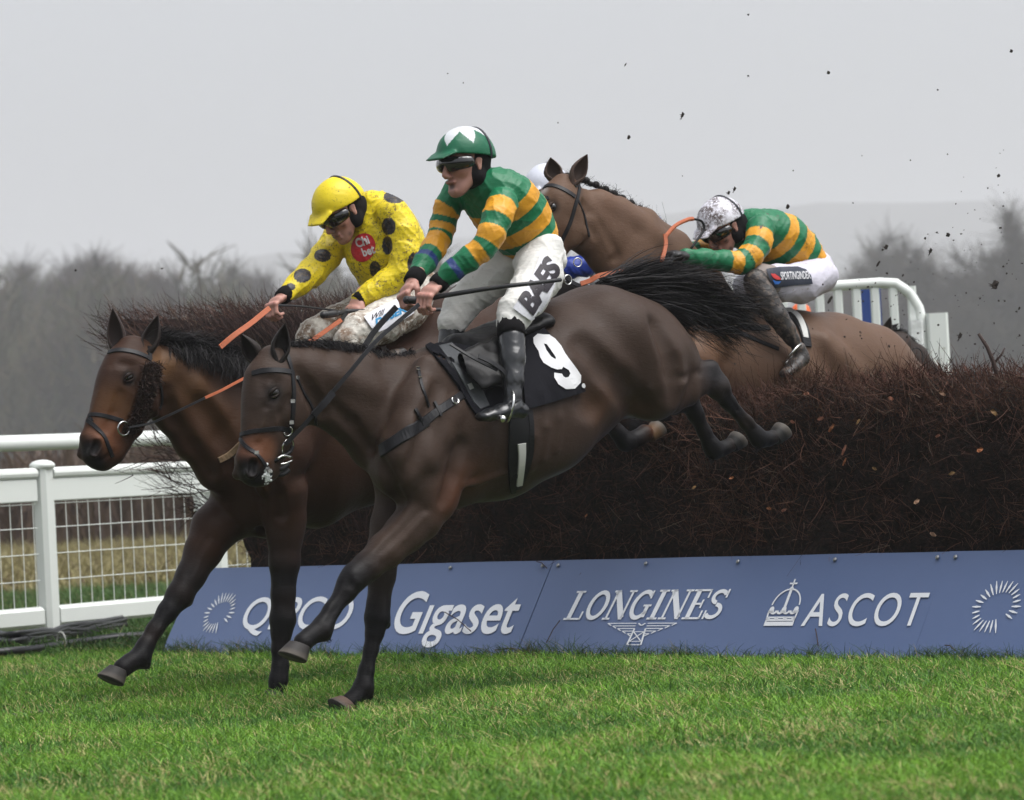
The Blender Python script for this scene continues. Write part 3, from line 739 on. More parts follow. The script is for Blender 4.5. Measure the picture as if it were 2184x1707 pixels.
class Field:
    def __init__(s, lo, hi, h):
        s.lo = np.array(lo, np.float32); s.h = h
        s.n = np.ceil((np.array(hi)-s.lo)/h).astype(int)+1
        s.v = np.full(s.n, 1.0, np.float32)
    def region(s, lo, hi):
        a = np.clip(np.floor((lo-s.lo)/s.h).astype(int), 0, s.n-1); b = np.clip(np.ceil((hi-s.lo)/s.h).astype(int)+1, 1, s.n)
        if np.any(b <= a): return None
        ax = [s.lo[i]+np.arange(a[i], b[i], dtype=np.float32)*s.h for i in range(3)]
        return (slice(a[0], b[0]), slice(a[1], b[1]), slice(a[2], b[2])), np.meshgrid(*ax, indexing='ij')
    def prim(s, a, b, ra, rb, k=0.03, sub=False, side=(0, 1, 0), cap=None):
        """tapered elliptic segment; ra, rb = r or (in-plane radius, lateral radius)"""
        a = np.array(a, float); b = np.array(b, float)
        ra = (ra, ra) if not isinstance(ra, (tuple, list)) else ra; rb = (rb, rb) if not isinstance(rb, (tuple, list)) else rb
        m = max(*ra, *rb)+k+2*s.h
        g = s.region(np.minimum(a, b)-m, np.maximum(a, b)+m)
        if g is None: return s
        sl, (X, Y, Z) = g
        d = b-a; L = np.linalg.norm(d)
        if L < 1e-6: d = np.array((1., 0, 0)); L = 1e-6; ax = d
        else: ax = d/L
        sd = np.array(side, float); sd = sd-ax*sd.dot(ax)
        if np.linalg.norm(sd) < 1e-4: sd = np.cross(ax, (0, 0, 1.)) if abs(ax[2]) < .9 else np.cross(ax, (1., 0, 0))
        sd /= np.linalg.norm(sd); u = np.cross(ax, sd)
        X = X-a[0]; Y = Y-a[1]; Z = Z-a[2]
        t = X*ax[0]+Y*ax[1]+Z*ax[2]; tc = np.clip(t/L, 0, 1)
        qa = t-tc*L; qu = X*u[0]+Y*u[1]+Z*u[2]; qv = X*sd[0]+Y*sd[1]+Z*sd[2]
        ru = ra[0]+(rb[0]-ra[0])*tc; rv = ra[1]+(rb[1]-ra[1])*tc; rc = np.minimum(ru, rv) if cap is None else cap
        e1 = qu/ru; e2 = qv/rv; e3 = qa/rc
        k0 = np.sqrt(e1*e1+e2*e2+e3*e3); k1 = np.sqrt((e1/ru)**2+(e2/rv)**2+(e3/rc)**2)
        D = np.where(k1 > 1e-6, k0*(k0-1)/np.maximum(k1, 1e-6), -np.minimum(ru, rv)).astype(np.float32)
        V = s.v[sl]
        if sub:
            hh = np.clip(0.5-0.5*(V+D)/k, 0, 1); s.v[sl] = V*(1-hh)-D*hh+k*hh*(1-hh)
        else:
            hh = np.clip(0.5+0.5*(V-D)/k, 0, 1); s.v[sl] = V*(1-hh)+D*hh-k*hh*(1-hh)
        return s
    def ball(s, c, r, k=0.02, sub=False, axes=None):
        """ellipsoid with radii r along local axes (default x,y,z)"""
        c = np.array(c, float); r = (r, r, r) if not isinstance(r, (tuple, list)) else r
        m = max(r)+k+2*s.h; g = s.region(c-m, c+m)
        if g is None: return s
        sl, (X, Y, Z) = g; X = X-c[0]; Y = Y-c[1]; Z = Z-c[2]
        if axes is not None:
            A = [np.array(a, float)/np.linalg.norm(a) for a in axes]
            X, Y, Z = [X*a[0]+Y*a[1]+Z*a[2] for a in A]
        e = (X/r[0], Y/r[1], Z/r[2])
        k0 = np.sqrt(e[0]**2+e[1]**2+e[2]**2); k1 = np.sqrt((e[0]/r[0])**2+(e[1]/r[1])**2+(e[2]/r[2])**2)
        D = np.where(k1 > 1e-6, k0*(k0-1)/np.maximum(k1, 1e-6), -min(r)).astype(np.float32)
        V = s.v[sl]
        if sub: hh = np.clip(0.5-0.5*(V+D)/k, 0, 1); s.v[sl] = V*(1-hh)-D*hh+k*hh*(1-hh)
        else: hh = np.clip(0.5+0.5*(V-D)/k, 0, 1); s.v[sl] = V*(1-hh)+D*hh-k*hh*(1-hh)
        return s
    def cut(s, p, n):
        """keep the side where (x-p).n < 0"""
        X, Y, Z = np.meshgrid(*[s.lo[i]+np.arange(s.n[i], dtype=np.float32)*s.h for i in range(3)], indexing='ij')
        n = np.array(n, float)/np.linalg.norm(n)
        s.v = np.maximum(s.v, ((X-p[0])*n[0]+(Y-p[1])*n[1]+(Z-p[2])*n[2]).astype(np.float32)); return s
    def mesh(s):
        v = s.v; I = v < 0
        c = [(0,0,0),(1,0,0),(0,1,0),(1,1,0),(0,0,1),(1,0,1),(0,1,1),(1,1,1)]
        nx, ny, nz = v.shape
        def sh(A, o): return A[o[0]:nx-1+o[0], o[1]:ny-1+o[1], o[2]:nz-1+o[2]]
        cnt = sum(sh(I, o).astype(np.uint8) for o in c)
        act = (cnt > 0) & (cnt < 8); idx = np.full(act.shape, -1, np.int32); ijk = np.argwhere(act); idx[act] = np.arange(len(ijk))
        vals = np.stack([v[ijk[:, 0]+o[0], ijk[:, 1]+o[1], ijk[:, 2]+o[2]] for o in c], 1)
        acc = np.zeros((len(ijk), 3)); n = np.zeros(len(ijk))
        for p in range(8):
            for q in range(p+1, 8):
                df = np.array(c[q])-np.array(c[p])
                if abs(df).sum() != 1: continue
                a, b = vals[:, p], vals[:, q]; m = (a < 0) != (b < 0); t = np.where(m, a/np.where(m, a-b, 1), 0)
                acc += m[:, None]*(np.array(c[p])[None]+t[:, None]*df[None]); n += m
        V = (ijk+acc/n[:, None])*s.h+s.lo
        quads = []
        for ax in range(3):
            o = [0, 0, 0]; o[ax] = 1
            a = I[:nx-o[0], :ny-o[1], :nz-o[2]]; b = I[o[0]:, o[1]:, o[2]:]
            e1, e2 = [i for i in range(3) if i != ax]
            m = np.argwhere(a != b); m = m[(m[:, e1] > 0) & (m[:, e2] > 0) & (m[:, e1] < v.shape[e1]-1) & (m[:, e2] < v.shape[e2]-1)]
            d1 = np.zeros(3, int); d1[e1] = 1; d2 = np.zeros(3, int); d2[e2] = 1
            Q = np.stack([idx[tuple((m-k).T)] for k in (d1+d2, d2, 0*d1, d1)], 1)
            ins = I[tuple(m.T)]
            flip = ins if ax != 1 else ~ins
            Q[~flip] = Q[~flip][:, ::-1]; quads.append(Q)
        return V, np.concatenate(quads)

def laplace(V, Q, it=2, lam=0.5):
    E = np.concatenate([Q[:, [0, 1]], Q[:, [1, 2]], Q[:, [2, 3]], Q[:, [3, 0]]]); n = np.bincount(E.ravel(), minlength=len(V)).astype(float)
    for _ in range(it):
        A = np.stack([np.bincount(E[:, 0], V[E[:, 1], k], len(V))+np.bincount(E[:, 1], V[E[:, 0], k], len(V)) for k in range(3)], 1)
        V = V*(1-lam)+lam*A/np.maximum(n, 1)[:, None]
    return V

def chain(fr, pts, k=0.03, field=None, extra=None):
    """pts: (x, y, half-width px seen, lateral pos m[, lateral radius m]) -> list of prims"""
    out = []
    L = [fr.P(p[0], p[1], p[3]) for p in pts]
    for i, p in enumerate(pts):
        sc = fr.scale(L[i]); e = p[2]/sc
        if len(p) < 5 or p[4] is None: out.append((L[i], (e, e))); continue
        rv = p[4]; t = (L[min(i+1, len(L)-1)]-L[max(i-1, 0)]); t.y = 0; t.normalize(); U = Vector((-t.z, 0, t.x))
        a = Vector(fr.px(L[i])); ti = Vector(fr.px(L[i]+t*.02))-a; ni = Vector((-ti.y, ti.x)).normalized()
        pu = abs((Vector(fr.px(L[i]+U*.02))-a).dot(ni))/.02/sc; ps = abs((Vector(fr.px(L[i]+Vector((0, .02, 0))))-a).dot(ni))/.02/sc
        ru = math.sqrt(max(e*e-(rv*ps)**2, (e*.55)**2))/pu
        out.append((L[i], (ru, rv)))
    return out
def put(field, prims, k=0.03, sub=False):
    for (a, ra), (b, rb) in zip(prims[:-1], prims[1:]): field.prim(a, b, ra, rb, k, sub)

def bounds(primlists, m=0.06):
    P = np.array([tuple(p) for pl in primlists for p, r in pl]); R = np.array([max(r) for pl in primlists for p, r in pl])
    return (P-R[:, None]).min(0)-m, (P+R[:, None]).max(0)+m

def hit(fr, tree, x, y, default=None):
    o = fr.cam; r = ray(x, y); d = fr.dir(r)
    h = tree.ray_cast(o, d)
    if h[0] is not None: return h[0], h[1]
    q = fr.P(x, y, default if default is not None else 0.1); n = tree.find_nearest(q)
    return n[0], n[1]
def bvh(V, Q): return BVHTree.FromPolygons([tuple(v) for v in V], [tuple(q) for q in Q])

def strap(mb, fr, tree, pts, w, th=.004, n=6, lift=.002, lat=None):
    """leather strap lying on the surface along photo points"""
    P2 = smooth_path([Vector((x, y, 0)) for x, y in pts], n); ps = []; ns = []
    for q in P2:
        p, nn = hit(fr, tree, q.x, q.y, lat); ps.append(p+nn*lift); ns.append(nn)
    # relax the normals and the path a little
    for _ in range(2):
        ns = [(ns[max(i-1, 0)]+ns[i]*2+ns[min(i+1, len(ns)-1)]).normalized() for i in range(len(ns))]
        ps = [ps[0]]+[(ps[i-1]+ps[i]*2+ps[i+1])/4 for i in range(1, len(ps)-1)]+[ps[-1]]
    ws = w if not isinstance(w, (list, tuple)) else [w[0]+(w[1]-w[0])*i/(len(ps)-1) for i in range(len(ps))]
    mb.ribbon(ps, ns, ws, th)
    return ps, ns

def drape(fr, tree, poly, name, material, parent, th=.008, L=.02, lift=.004, shape=None, smooth=True, colors=None, relax=2, back=True):
    """flat outline (photo points) or (V2,F) laid on a surface as a sheet with thickness"""
    bm = bmesh.new()
    if shape is None:
        vs = [bm.verts.new((x, y, 0)) for x, y in poly]; bm.faces.new(vs)
    else:
        vs = [bm.verts.new((x, y, 0)) for x, y in shape[0]]
        for f in shape[1]:
            try: bm.faces.new([vs[i] for i in f])
            except ValueError: pass
        bmesh.ops.remove_doubles(bm, verts=bm.verts, dist=.02)
    bmesh.ops.triangulate(bm, faces=bm.faces)
    lim = L*F0/((fr.O-CAM).dot(CF))
    for _ in range(7):
        ed = [e for e in bm.edges if e.calc_length() > lim]
        if not ed: break
        bmesh.ops.subdivide_edges(bm, edges=ed, cuts=1); bmesh.ops.triangulate(bm, faces=[f for f in bm.faces if len(f.verts) > 3])
    bm.verts.ensure_lookup_table(); V2 = [(v.co.x, v.co.y) for v in bm.verts]; FS = [tuple(v.index for v in f.verts) for f in bm.faces]
    bedge = [(e.verts[0].index, e.verts[1].index) for e in bm.edges if len(e.link_faces) == 1]
    nb = [[e.other_vert(v).index for e in v.link_edges] for v in bm.verts]
    bm.free()
    ps = []; ns = []
    for x, y in V2:
        p, n = hit(fr, tree, x, y); ps.append(p); ns.append(n)
    for _ in range(relax):
        ns = [(ns[i]+sum((ns[j] for j in nb[i]), Vector())/max(1, len(nb[i]))).normalized() for i in range(len(ns))]
    vis = fr.cam
    top = [p+n*(lift+th) for p, n in zip(ps, ns)]; bot = [p+n*(lift*.3) for p, n in zip(ps, ns)]; k = len(top)
    fs = []
    for f in FS:
        a, b, c = (top[i] for i in f); fn = (b-a).cross(c-a)
        if max((a-b).length, (b-c).length, (c-a).length) > 3.2*L: continue
        g = f if fn.dot(ns[f[0]]) > 0 else f[::-1]; fs.append(g)
        if back: fs.append(tuple(i+k for i in g[::-1]))
    if back: fs += [(a, b, b+k, a+k) for a, b in bedge]
    if not back: bot = []
    return mesh_obj(name, top+bot, fs, material, parent, smooth=False)

def blob_color(V, base, tints):
    """coat pattern and painted nostril shade: tints = (centre, radius, colour, strength)"""
    C = np.tile(np.array(base, float), (len(V), 1))
    for c, r, col, s in tints:
        d = np.linalg.norm(V-np.array(tuple(c)), axis=1)/r; w = (s*np.clip(1.35-d, 0, 1)**1.0)[:, None]; w = np.clip(w*w*(3-2*w), 0, 1)
        C = C*(1-w)+np.array(col)*w
    return C

def wrinkle(V, Q, amp, f, seed=0.0, stretch=(1, 1, 1)):
    """cloth folds: push vertices along normals by warped ridges"""
    N = np.zeros_like(V); a = V[Q[:, 1]]-V[Q[:, 0]]; b = V[Q[:, 3]]-V[Q[:, 0]]; n = np.cross(a, b)
    for i in range(4):
        for k in range(3): N[:, k] += np.bincount(Q[:, i], n[:, k], len(V))
    N /= np.linalg.norm(N, axis=1, keepdims=True)+1e-9
    X, Y, Z = V.T*np.array(stretch)[:, None]*f; X = X+seed
    w1 = np.sin(X*1.3+2.1*np.sin(Z*.9+Y*.7)+1.3*np.sin(Y*1.7+seed)); w2 = np.sin(Z*1.6+1.8*np.sin(X*1.1-Y*.8)+seed*2)
    r = (1-np.abs(w1))**2*.6+(1-np.abs(w2))**2*.4-.35
    u1 = np.sin(X*2.9+1.7*np.sin(Z*2.1+1)+1.9*np.sin(Y*2.7)); u2 = np.sin(Z*3.4-Y*2.2+2.2*np.sin(X*2.3+seed))
    r2 = (1-np.abs(u1))**3*.6+(1-np.abs(u2))**3*.5-.25
    return V+N*(amp*(r+.4*r2))[:, None]
# ------------------------------------------------------------------ horses
HAIRM = mat('horse hair', rough=.65, col_attr=True, var=.2, scale=30, bmp=0, spec=.18)
def coat_material(name):
    m, t, b = nodes(name); v = coords(t)
    hair = noise_tex(t, coords(t, stretch=(60, 60, 400)), 1.0, 3); big = noise_tex(t, v, 5, 5, .6); mudn = noise_tex(t, v, 24, 8, .8)
    c = mix(t, big, mix(t, 1.0, vcol(t), (.72, .70, .68), 'MULTIPLY'), vcol(t))
    c = mix(t, ramp(t, mudn, [(.66, 0.0), (.72, .8)]), c, (.12, .085, .06))
    t.links.new(c, b.inputs['Base Color'])
    t.links.new(ramp(t, big, [(.3, .40), (.7, .60)]), b.inputs['Roughness'])
    b.inputs['Specular IOR Level'].default_value = .15; b.inputs['Sheen Weight'].default_value = 0.0; b.inputs['Sheen Roughness'].default_value = .45
    b.inputs['Sheen Tint'].default_value = (.8, .75, .75, 1)
    wet = noise_tex(t, coords(t, stretch=(34, 34, 90)), 1.0, 5, .65)
    n1 = bump(t, b, hair, .35, .003); n3 = t.nodes.new('ShaderNodeBump'); n3.inputs['Strength'].default_value = .30; n3.inputs['Distance'].default_value = .006; t.links.new(wet, n3.inputs['Height']); NX = n3; n2 = t.nodes.new('ShaderNodeBump'); n2.inputs['Strength'].default_value = .35; n2.inputs['Distance'].default_value = .012
    t.links.new(big, n2.inputs['Height']); t.links.new(n2.outputs[0], n3.inputs['Normal']); t.links.new(n3.outputs[0], n1.inputs['Normal']); return m
COAT = coat_material('horse coat')
EYE = mat('horse eye', (.005, .003, .002), .16, var=0, bmp=0, spec=.5)
HOOF = mat('hoof horn', rough=.6, col_attr=True, spec=.25, var=.35, scale=25, bmp=.3)
LEATH = mat('black wet leather', (.012, .012, .014), .42, spec=.22, var=.3, scale=60, bmp=.2, bdist=.001)
STL = mat('bit steel', (.62, .62, .60), .22, metal=1.0, var=.1)
RUBO = mat('orange rubber grip', (.52, .13, .045), .6, var=.45, scale=90, bmp=.5, bdist=.002)
WHITE_CLOTH = mat('white web', (.6, .6, .57), .7)

def hoof_shape(top, bot, toe, r0, r1, hgt_col, mb):
    """hoof: sloped cone from coronet (top) to sole (bot centre), toe = direction of the toe"""
    top, bot, toe = Vector(top), Vector(bot), Vector(toe).normalized()
    ax = (bot-top).normalized(); toe = (toe-ax*toe.dot(ax)).normalized(); sd = ax.cross(toe)
    n = 20; vs = []; lv = [(0, .92), (.06, 1.0), (.5, .5), (.93, 0), (1.0, 0)]
    L = (bot-top).length
    for i, (t, _) in enumerate(lv):
        r = r0+(r1-r0)*t; 
        if i == 4: r *= .97
        for k in range(n):
            th = 2*math.pi*k/n; c, s = math.cos(th), math.sin(th)
            rr = r*(1.12 if c > 0 else .86)
            vs.append(top+ax*L*t+toe*(c*rr+ (r1*.22*t))+sd*s*r*.92-ax*(0 if c > -.2 else 0))
            mb.c.append(hgt_col if i < 3 else (.42, .34, .26)) if False else None
    fs = [(i*n+k, i*n+(k+1) % n, (i+1)*n+(k+1) % n, (i+1)*n+k) for i in range(4) for k in range(n)]+[tuple(range(n-1, -1, -1)), tuple(range(4*n, 5*n))]
    k0 = len(mb.v); mb.cur = hgt_col; mb.add(vs, fs)
    for i in range(n): mb.c[k0+3*n+i] = (.11, .095, .08); mb.c[k0+4*n+i] = (.05, .045, .04)
def ear_shape(fr, base, tip, lat, w, mb, open_dir, tilt=0.0):
    """cupped leaf-shaped ear from photo base to tip"""
    b = fr.P(base[0], base[1], lat[0]); t = fr.P(tip[0], tip[1], lat[1]); ax = t-b; L = ax.length; ax.normalize()
    od = Vector(open_dir); od = (od-ax*od.dot(ax)).normalized(); sd = ax.cross(od)
    prof = [(-.12, .55), (0, .66), (.1, .80), (.25, .98), (.42, 1.0), (.6, .82), (.78, .52), (.92, .22), (1.0, .03)]
    n = 13; out = []; inn = []
    for t_, k in prof:
        for j in range(n):
            hf = 126+48*max(0, 1-t_/.3); a = math.radians(-hf+2*hf*j/(n-1)); r = w*k
            out.append(b+ax*L*t_ + sd*math.sin(a)*r*.95 - od*(math.cos(a)*r*.75) + od*r*.15*0 - od*w*.35*math.sin(t_*3.0)*.4)
            inn.append(b+ax*L*(t_*.97+.015) + sd*math.sin(a)*r*.80 - od*(math.cos(a)*r*.55) - od*w*.35*math.sin(t_*3.0)*.4+od*.001)
    m = len(prof); vs = out+inn; K = len(out); fs = []
    for i in range(m-1):
        for j in range(n-1):
            a = i*n+j; fs.append((a, a+1, a+n+1, a+n)); fs.append((K+a, K+a+n, K+a+n+1, K+a+1))
        for j in (0, n-1): a = i*n+j; fs.append((a, a+n, K+a+n, K+a) if j == 0 else (a, K+a, K+a+n, a+n))
    mb.add(vs, fs)

def build_horse(fr, d):
    root = fr.root('horse', d['label'], 'horse', d.get('group'))
    h = d.get('voxel', .0095)
    lists = [chain(fr, c[0]) for c in d['chains']]
    lo, hi = bounds(lists)
    F = Field(lo, hi, h)
    for pl, c in zip(lists, d['chains']): put(F, pl, c[1])
    for (x, y, lat, r, k) in d.get('balls', []):
        F.ball(fr.P(x, y, lat), r, k)
    for (x0, y0, l0, x1, y1, l1, r, k) in d.get('grooves', []):
        F.prim(fr.P(x0, y0, l0), fr.P(x1, y1, l1), r, r, k, sub=True)
    V, Q = F.mesh(); V = laplace(V, Q, 1, .5)
    tr = bvh(V, Q)
    # eyes, nostril and mouth are cut with the camera-side surface as the guide, mirrored to the far side
    mids = d.get('head_mid')
    if 'eye' in d:
        ex, ey, er = d['eye']; p, n = hit(fr, tr, ex, ey)
        sc = F0/((fr.wor(p)-CAM).length)
        ax = Vector(d['head_axis']).normalized()      # local direction poll->nose
        for s in (1, -1):
            q = Vector((p.x, p.y*s, p.z)); nn = Vector((n.x, n.y*s, n.z))
            F.prim(q+nn*.008-ax*.028, q+nn*.006+ax*.022, .016, .016, .014, sub=True)
    if 'nostril' in d:
        nx, ny, nr = d['nostril']; p2, n2 = hit(fr, tr, nx, ny)
        ax = Vector(d['head_axis']).normalized()
        for s in (1, -1):
            q = Vector((p2.x, p2.y*s, p2.z)); nn = Vector((n2.x, n2.y*s, n2.z))
            F.prim(q-ax*.026-nn*.002, q+ax*.022-nn*.002, .026, .025, .016)
            F.prim(q-ax*.016+nn*.014, q+ax*.014+nn*.013, .019, .016, .008, sub=True)
    if 'mouth' in d:
        for a, b in zip(d['mouth'][:-1], d['mouth'][1:]):
            pa, na = hit(fr, tr, *a); pb, nb_ = hit(fr, tr, *b)
            F.prim(pa+na*.001, pb+nb_*.001, .0075, .0075, .006, sub=True)
    for (kind, pts, r, dep) in d.get('relief', []):
        H_ = [hit(fr, tr, *q) for q in pts]
        for s in (1, -1):
            if s < 0 and not kind.endswith('2'): continue
            m = lambda v: Vector((v.x, v.y*s, v.z))
            for (pa, na), (pb, nb_) in zip(H_[:-1], H_[1:]):
                if kind[0] == 'c': F.prim(m(pa+na*(r-dep)), m(pb+nb_*(r-dep)), r, r, max(.012, r*.7), sub=True)
                else: F.prim(m(pa-na*(r-dep)), m(pb-nb_*(r-dep)), r, r, max(.012, r*.8))
    V, Q = F.mesh(); V = laplace(V, Q, 2, .45)
    tr = bvh(V, Q)
    tints = [(fr.P(x, y, l), r, c, s) for (x, y, l, r, c, s) in d['tints']]
    if 'eye' in d:
        tints.append((p, .038, (.008, .006, .005), .9)); tints.append((Vector((p.x, -p.y, p.z)), .038, (.008, .006, .005), .9))
    if 'nostril' in d:
        for s in (1, -1): tints.append((Vector((p2.x, p2.y*s, p2.z)), .030, (.004, .003, .003), .95))  # shade inside the nostrils, painted black into the vertex colour
    C = blob_color(V, d['base'], tints)
    # merge eyes, ears, hooves into the same body mesh
    parts = MB(); faces = [tuple(q) for q in Q]; mi = [0]*len(faces); VV = [tuple(v) for v in V]; CC = [tuple(c) for c in C]
    def merge_mb(mb, m, col=None):
        k = len(VV); VV.extend(mb.v); CC.extend([col]*len(mb.v) if col else mb.c); faces.extend(tuple(i+k for i in f) for f in mb.f); mi.extend([m]*len(mb.f))
    ax_ = Vector(d.get('head_axis', (0, 0, -1))).normalized()
    if 'eye' in d:
        e = MB()
        for s in (1, -1): e.sphere(Vector((p.x, p.y*s, p.z))-Vector((n.x, n.y*s, n.z))*.0195, .0255, 16, 12)
        merge_mb(e, 1, (0, 0, 0))
        lid = MB(); PX = Vector((-ax_.z, 0, ax_.x)); e1 = (ax_*.75+PX*.6).normalized(); e2 = (PX*.75-ax_*.6).normalized()
        for s in (1, -1):
            c0 = Vector((p.x, p.y*s, p.z)); nn = Vector((n.x, n.y*s, n.z))
            for sg, hh, rr in ((1, .0135, .0062), (-1, .0125, .0046)):
                pts = [c0+e1*(.023*math.cos(t))+e2*(sg*hh*math.sin(t))+nn*(.001-.006*math.cos(t)**2+.003*math.sin(t)) for t in [math.pi*i/10 for i in range(11)]]
                lid.tube(pts, [rr*(.5+.5*math.sin(math.pi*i/10)) for i in range(11)], 8)
        merge_mb(lid, 0, tuple(c*.35 for c in d['base']))
    hb = MB()
    for (tx, ty, bx, by, lat, toe, r0, r1, col) in d['hooves']:
        hoof_shape(fr.P(tx, ty, lat), fr.P(bx, by, lat), toe, r0, r1, tuple(c*.5 for c in col), hb)
    merge_mb(hb, 2)
    for (base, tip, lat, w, od, col) in d.get('ears', []):
        eb = MB(); ear_shape(fr, base, tip, lat, w, eb, od); merge_mb(eb, 0, col)
    body = mesh_obj('body', VV, faces, [COAT, EYE, HOOF], root, smooth=True, colors=np.array(CC), mat_idx=mi)
    return root, tr, V, Q

def hair_patch(fr, roots, tips, n, K, w, cols, name, parent, seed, sag=.0, curl=.02, rj=.01, tj=.03, side=None):
    """roots/tips: photo polylines (x, y, lateral) of equal meaning; strands run between matching parameters"""
    r = np.random.default_rng(seed)
    def samp(pl, t):
        t = np.clip(t, 0, .9999)*(len(pl)-1); i = t.astype(int); f = (t-i)[:, None]; A = np.array([tuple(fr.P(*q)) for q in pl]); return A[i]*(1-f)+A[i+1]*f
    t = r.random(n); R0 = samp(roots, t)+r.normal(size=(n, 3))*rj; tt = np.clip(t+r.normal(size=n)*.06, 0, 1); T = samp(tips, tt)+r.normal(size=(n, 3))*tj
    k = np.linspace(0, 1, K)[None, :, None]; L = np.linalg.norm(T-R0, axis=1)[:, None, None]
    P = R0[:, None]*(1-k)+T[:, None]*k
    P[..., 2] += (sag*4*k*(1-k))[..., 0]*L[..., 0]
    ph = r.uniform(0, 6, (n, 1, 3)); P += np.sin(k*r.uniform(2, 7, (n, 1, 3))+ph)*curl*k*L
    c = r.random(n)[:, None]; C = np.array(cols[0])*(1-c)+np.array(cols[1])*c
    return strands(name, P, np.full(n, w), np.full(n, w*.35), HAIRM, parent, colors=C, side=side)

D40 = math.radians(40)
